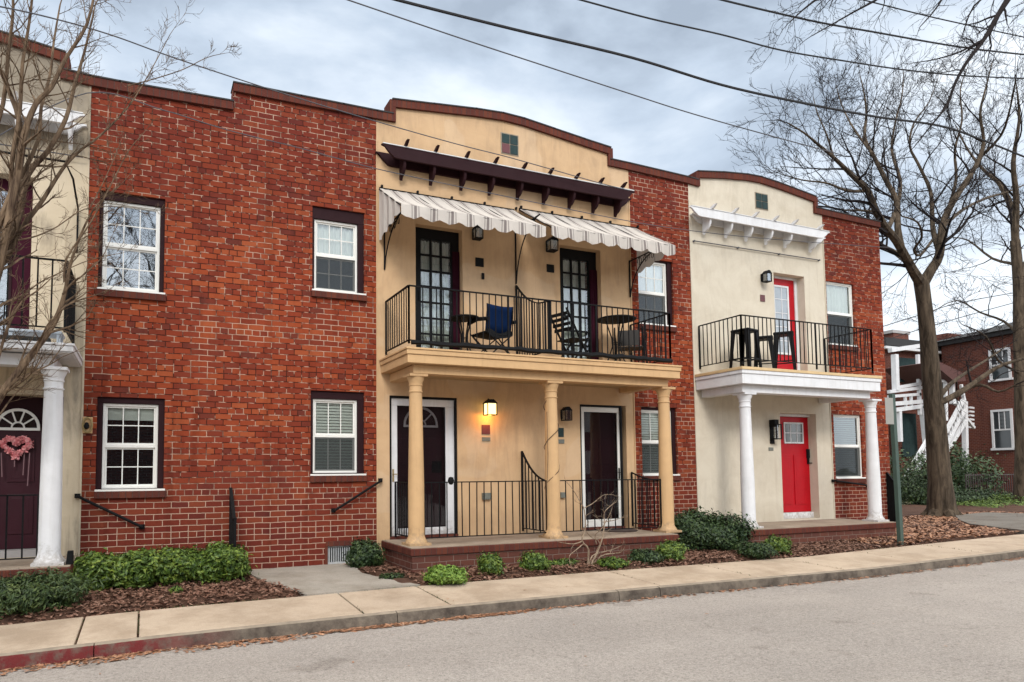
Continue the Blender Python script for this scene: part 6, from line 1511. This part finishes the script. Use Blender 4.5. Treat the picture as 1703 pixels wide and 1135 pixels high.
el = N('ShaderNodeMath', operation='MULTIPLY_ADD'); nt.links.new(sx_.outputs[2], el.inputs[0]); el.inputs[1].default_value = -.9; nt.links.new(ad_.outputs[0], el.inputs[2])
cr = N('ShaderNodeValToRGB'); nt.links.new(el.outputs[0], cr.inputs[0])
stops = [(.09, (3.4, 4.0, 4.8)), (.21, (4.9, 5.7, 6.7)), (.33, (6.7, 7.4, 8.2)), (.46, (8.5, 9.0, 9.5))]
# (values are divided by ten below, to share one Background strength with the physical sky)
cr.color_ramp.elements[0].position = stops[0][0]; cr.color_ramp.elements[1].position = stops[-1][0]
for p_, c_ in stops[1:-1]: cr.color_ramp.elements.new(p_)
for e_, (p_, c_) in zip(sorted(cr.color_ramp.elements, key=lambda e: e.position), stops): e_.color = (*[v/10 for v in c_], 1)
# cloud deck is brighter overhead and towards the veiled sun behind the photographer
gm = N('ShaderNodeMath', operation='MULTIPLY_ADD'); nt.links.new(sx_.outputs[1], gm.inputs[0]); gm.inputs[1].default_value = -6.5; gm.inputs[2].default_value = 10.5
cl_ = N('ShaderNodeClamp'); nt.links.new(gm.outputs[0], cl_.inputs[0]); cl_.inputs[1].default_value = 7.8; cl_.inputs[2].default_value = 18
zb = N('ShaderNodeMapRange'); zb.interpolation_type = 'SMOOTHSTEP'; nt.links.new(sx_.outputs[2], zb.inputs[0]); zb.inputs[1].default_value = .62; zb.inputs[2].default_value = .92; zb.inputs[3].default_value = 0; zb.inputs[4].default_value = 1
wm = N('ShaderNodeMix', data_type='RGBA'); nt.links.new(zb.outputs[0], wm.inputs[0]); nt.links.new(cr.outputs[0], wm.inputs[6]); wm.inputs[7].default_value = (1.75, 1.68, 1.55, 1)
vm = N('ShaderNodeVectorMath', operation='SCALE'); nt.links.new(wm.outputs[2], vm.inputs[0]); nt.links.new(cl_.outputs[0], vm.inputs[3])
mx = N('ShaderNodeMix', data_type='RGBA'); mx.inputs[0].default_value = .88; nt.links.new(sk.outputs[2], mx.inputs[6]); nt.links.new(vm.outputs[0], mx.inputs[7])
bg = N('ShaderNodeBackground'); bg.inputs[1].default_value = .11; nt.links.new(mx.outputs[2], bg.inputs[0])
ow = N('ShaderNodeOutputWorld'); nt.links.new(bg.outputs[0], ow.inputs[0])
sd = bpy.data.lights.new('sun', 'SUN'); sd.energy = 1.3; sd.angle = R(16); sd.color = (1, .95, .88)
so = bpy.data.objects.new('sun', sd); col.objects.link(so)
az = R(SUN_AZ); e = R(SUN_EL); dv = Vector((math.sin(az)*math.cos(e), math.cos(az)*math.cos(e), math.sin(e)))
so.rotation_euler = dv.to_track_quat('Z', 'Y').to_euler()
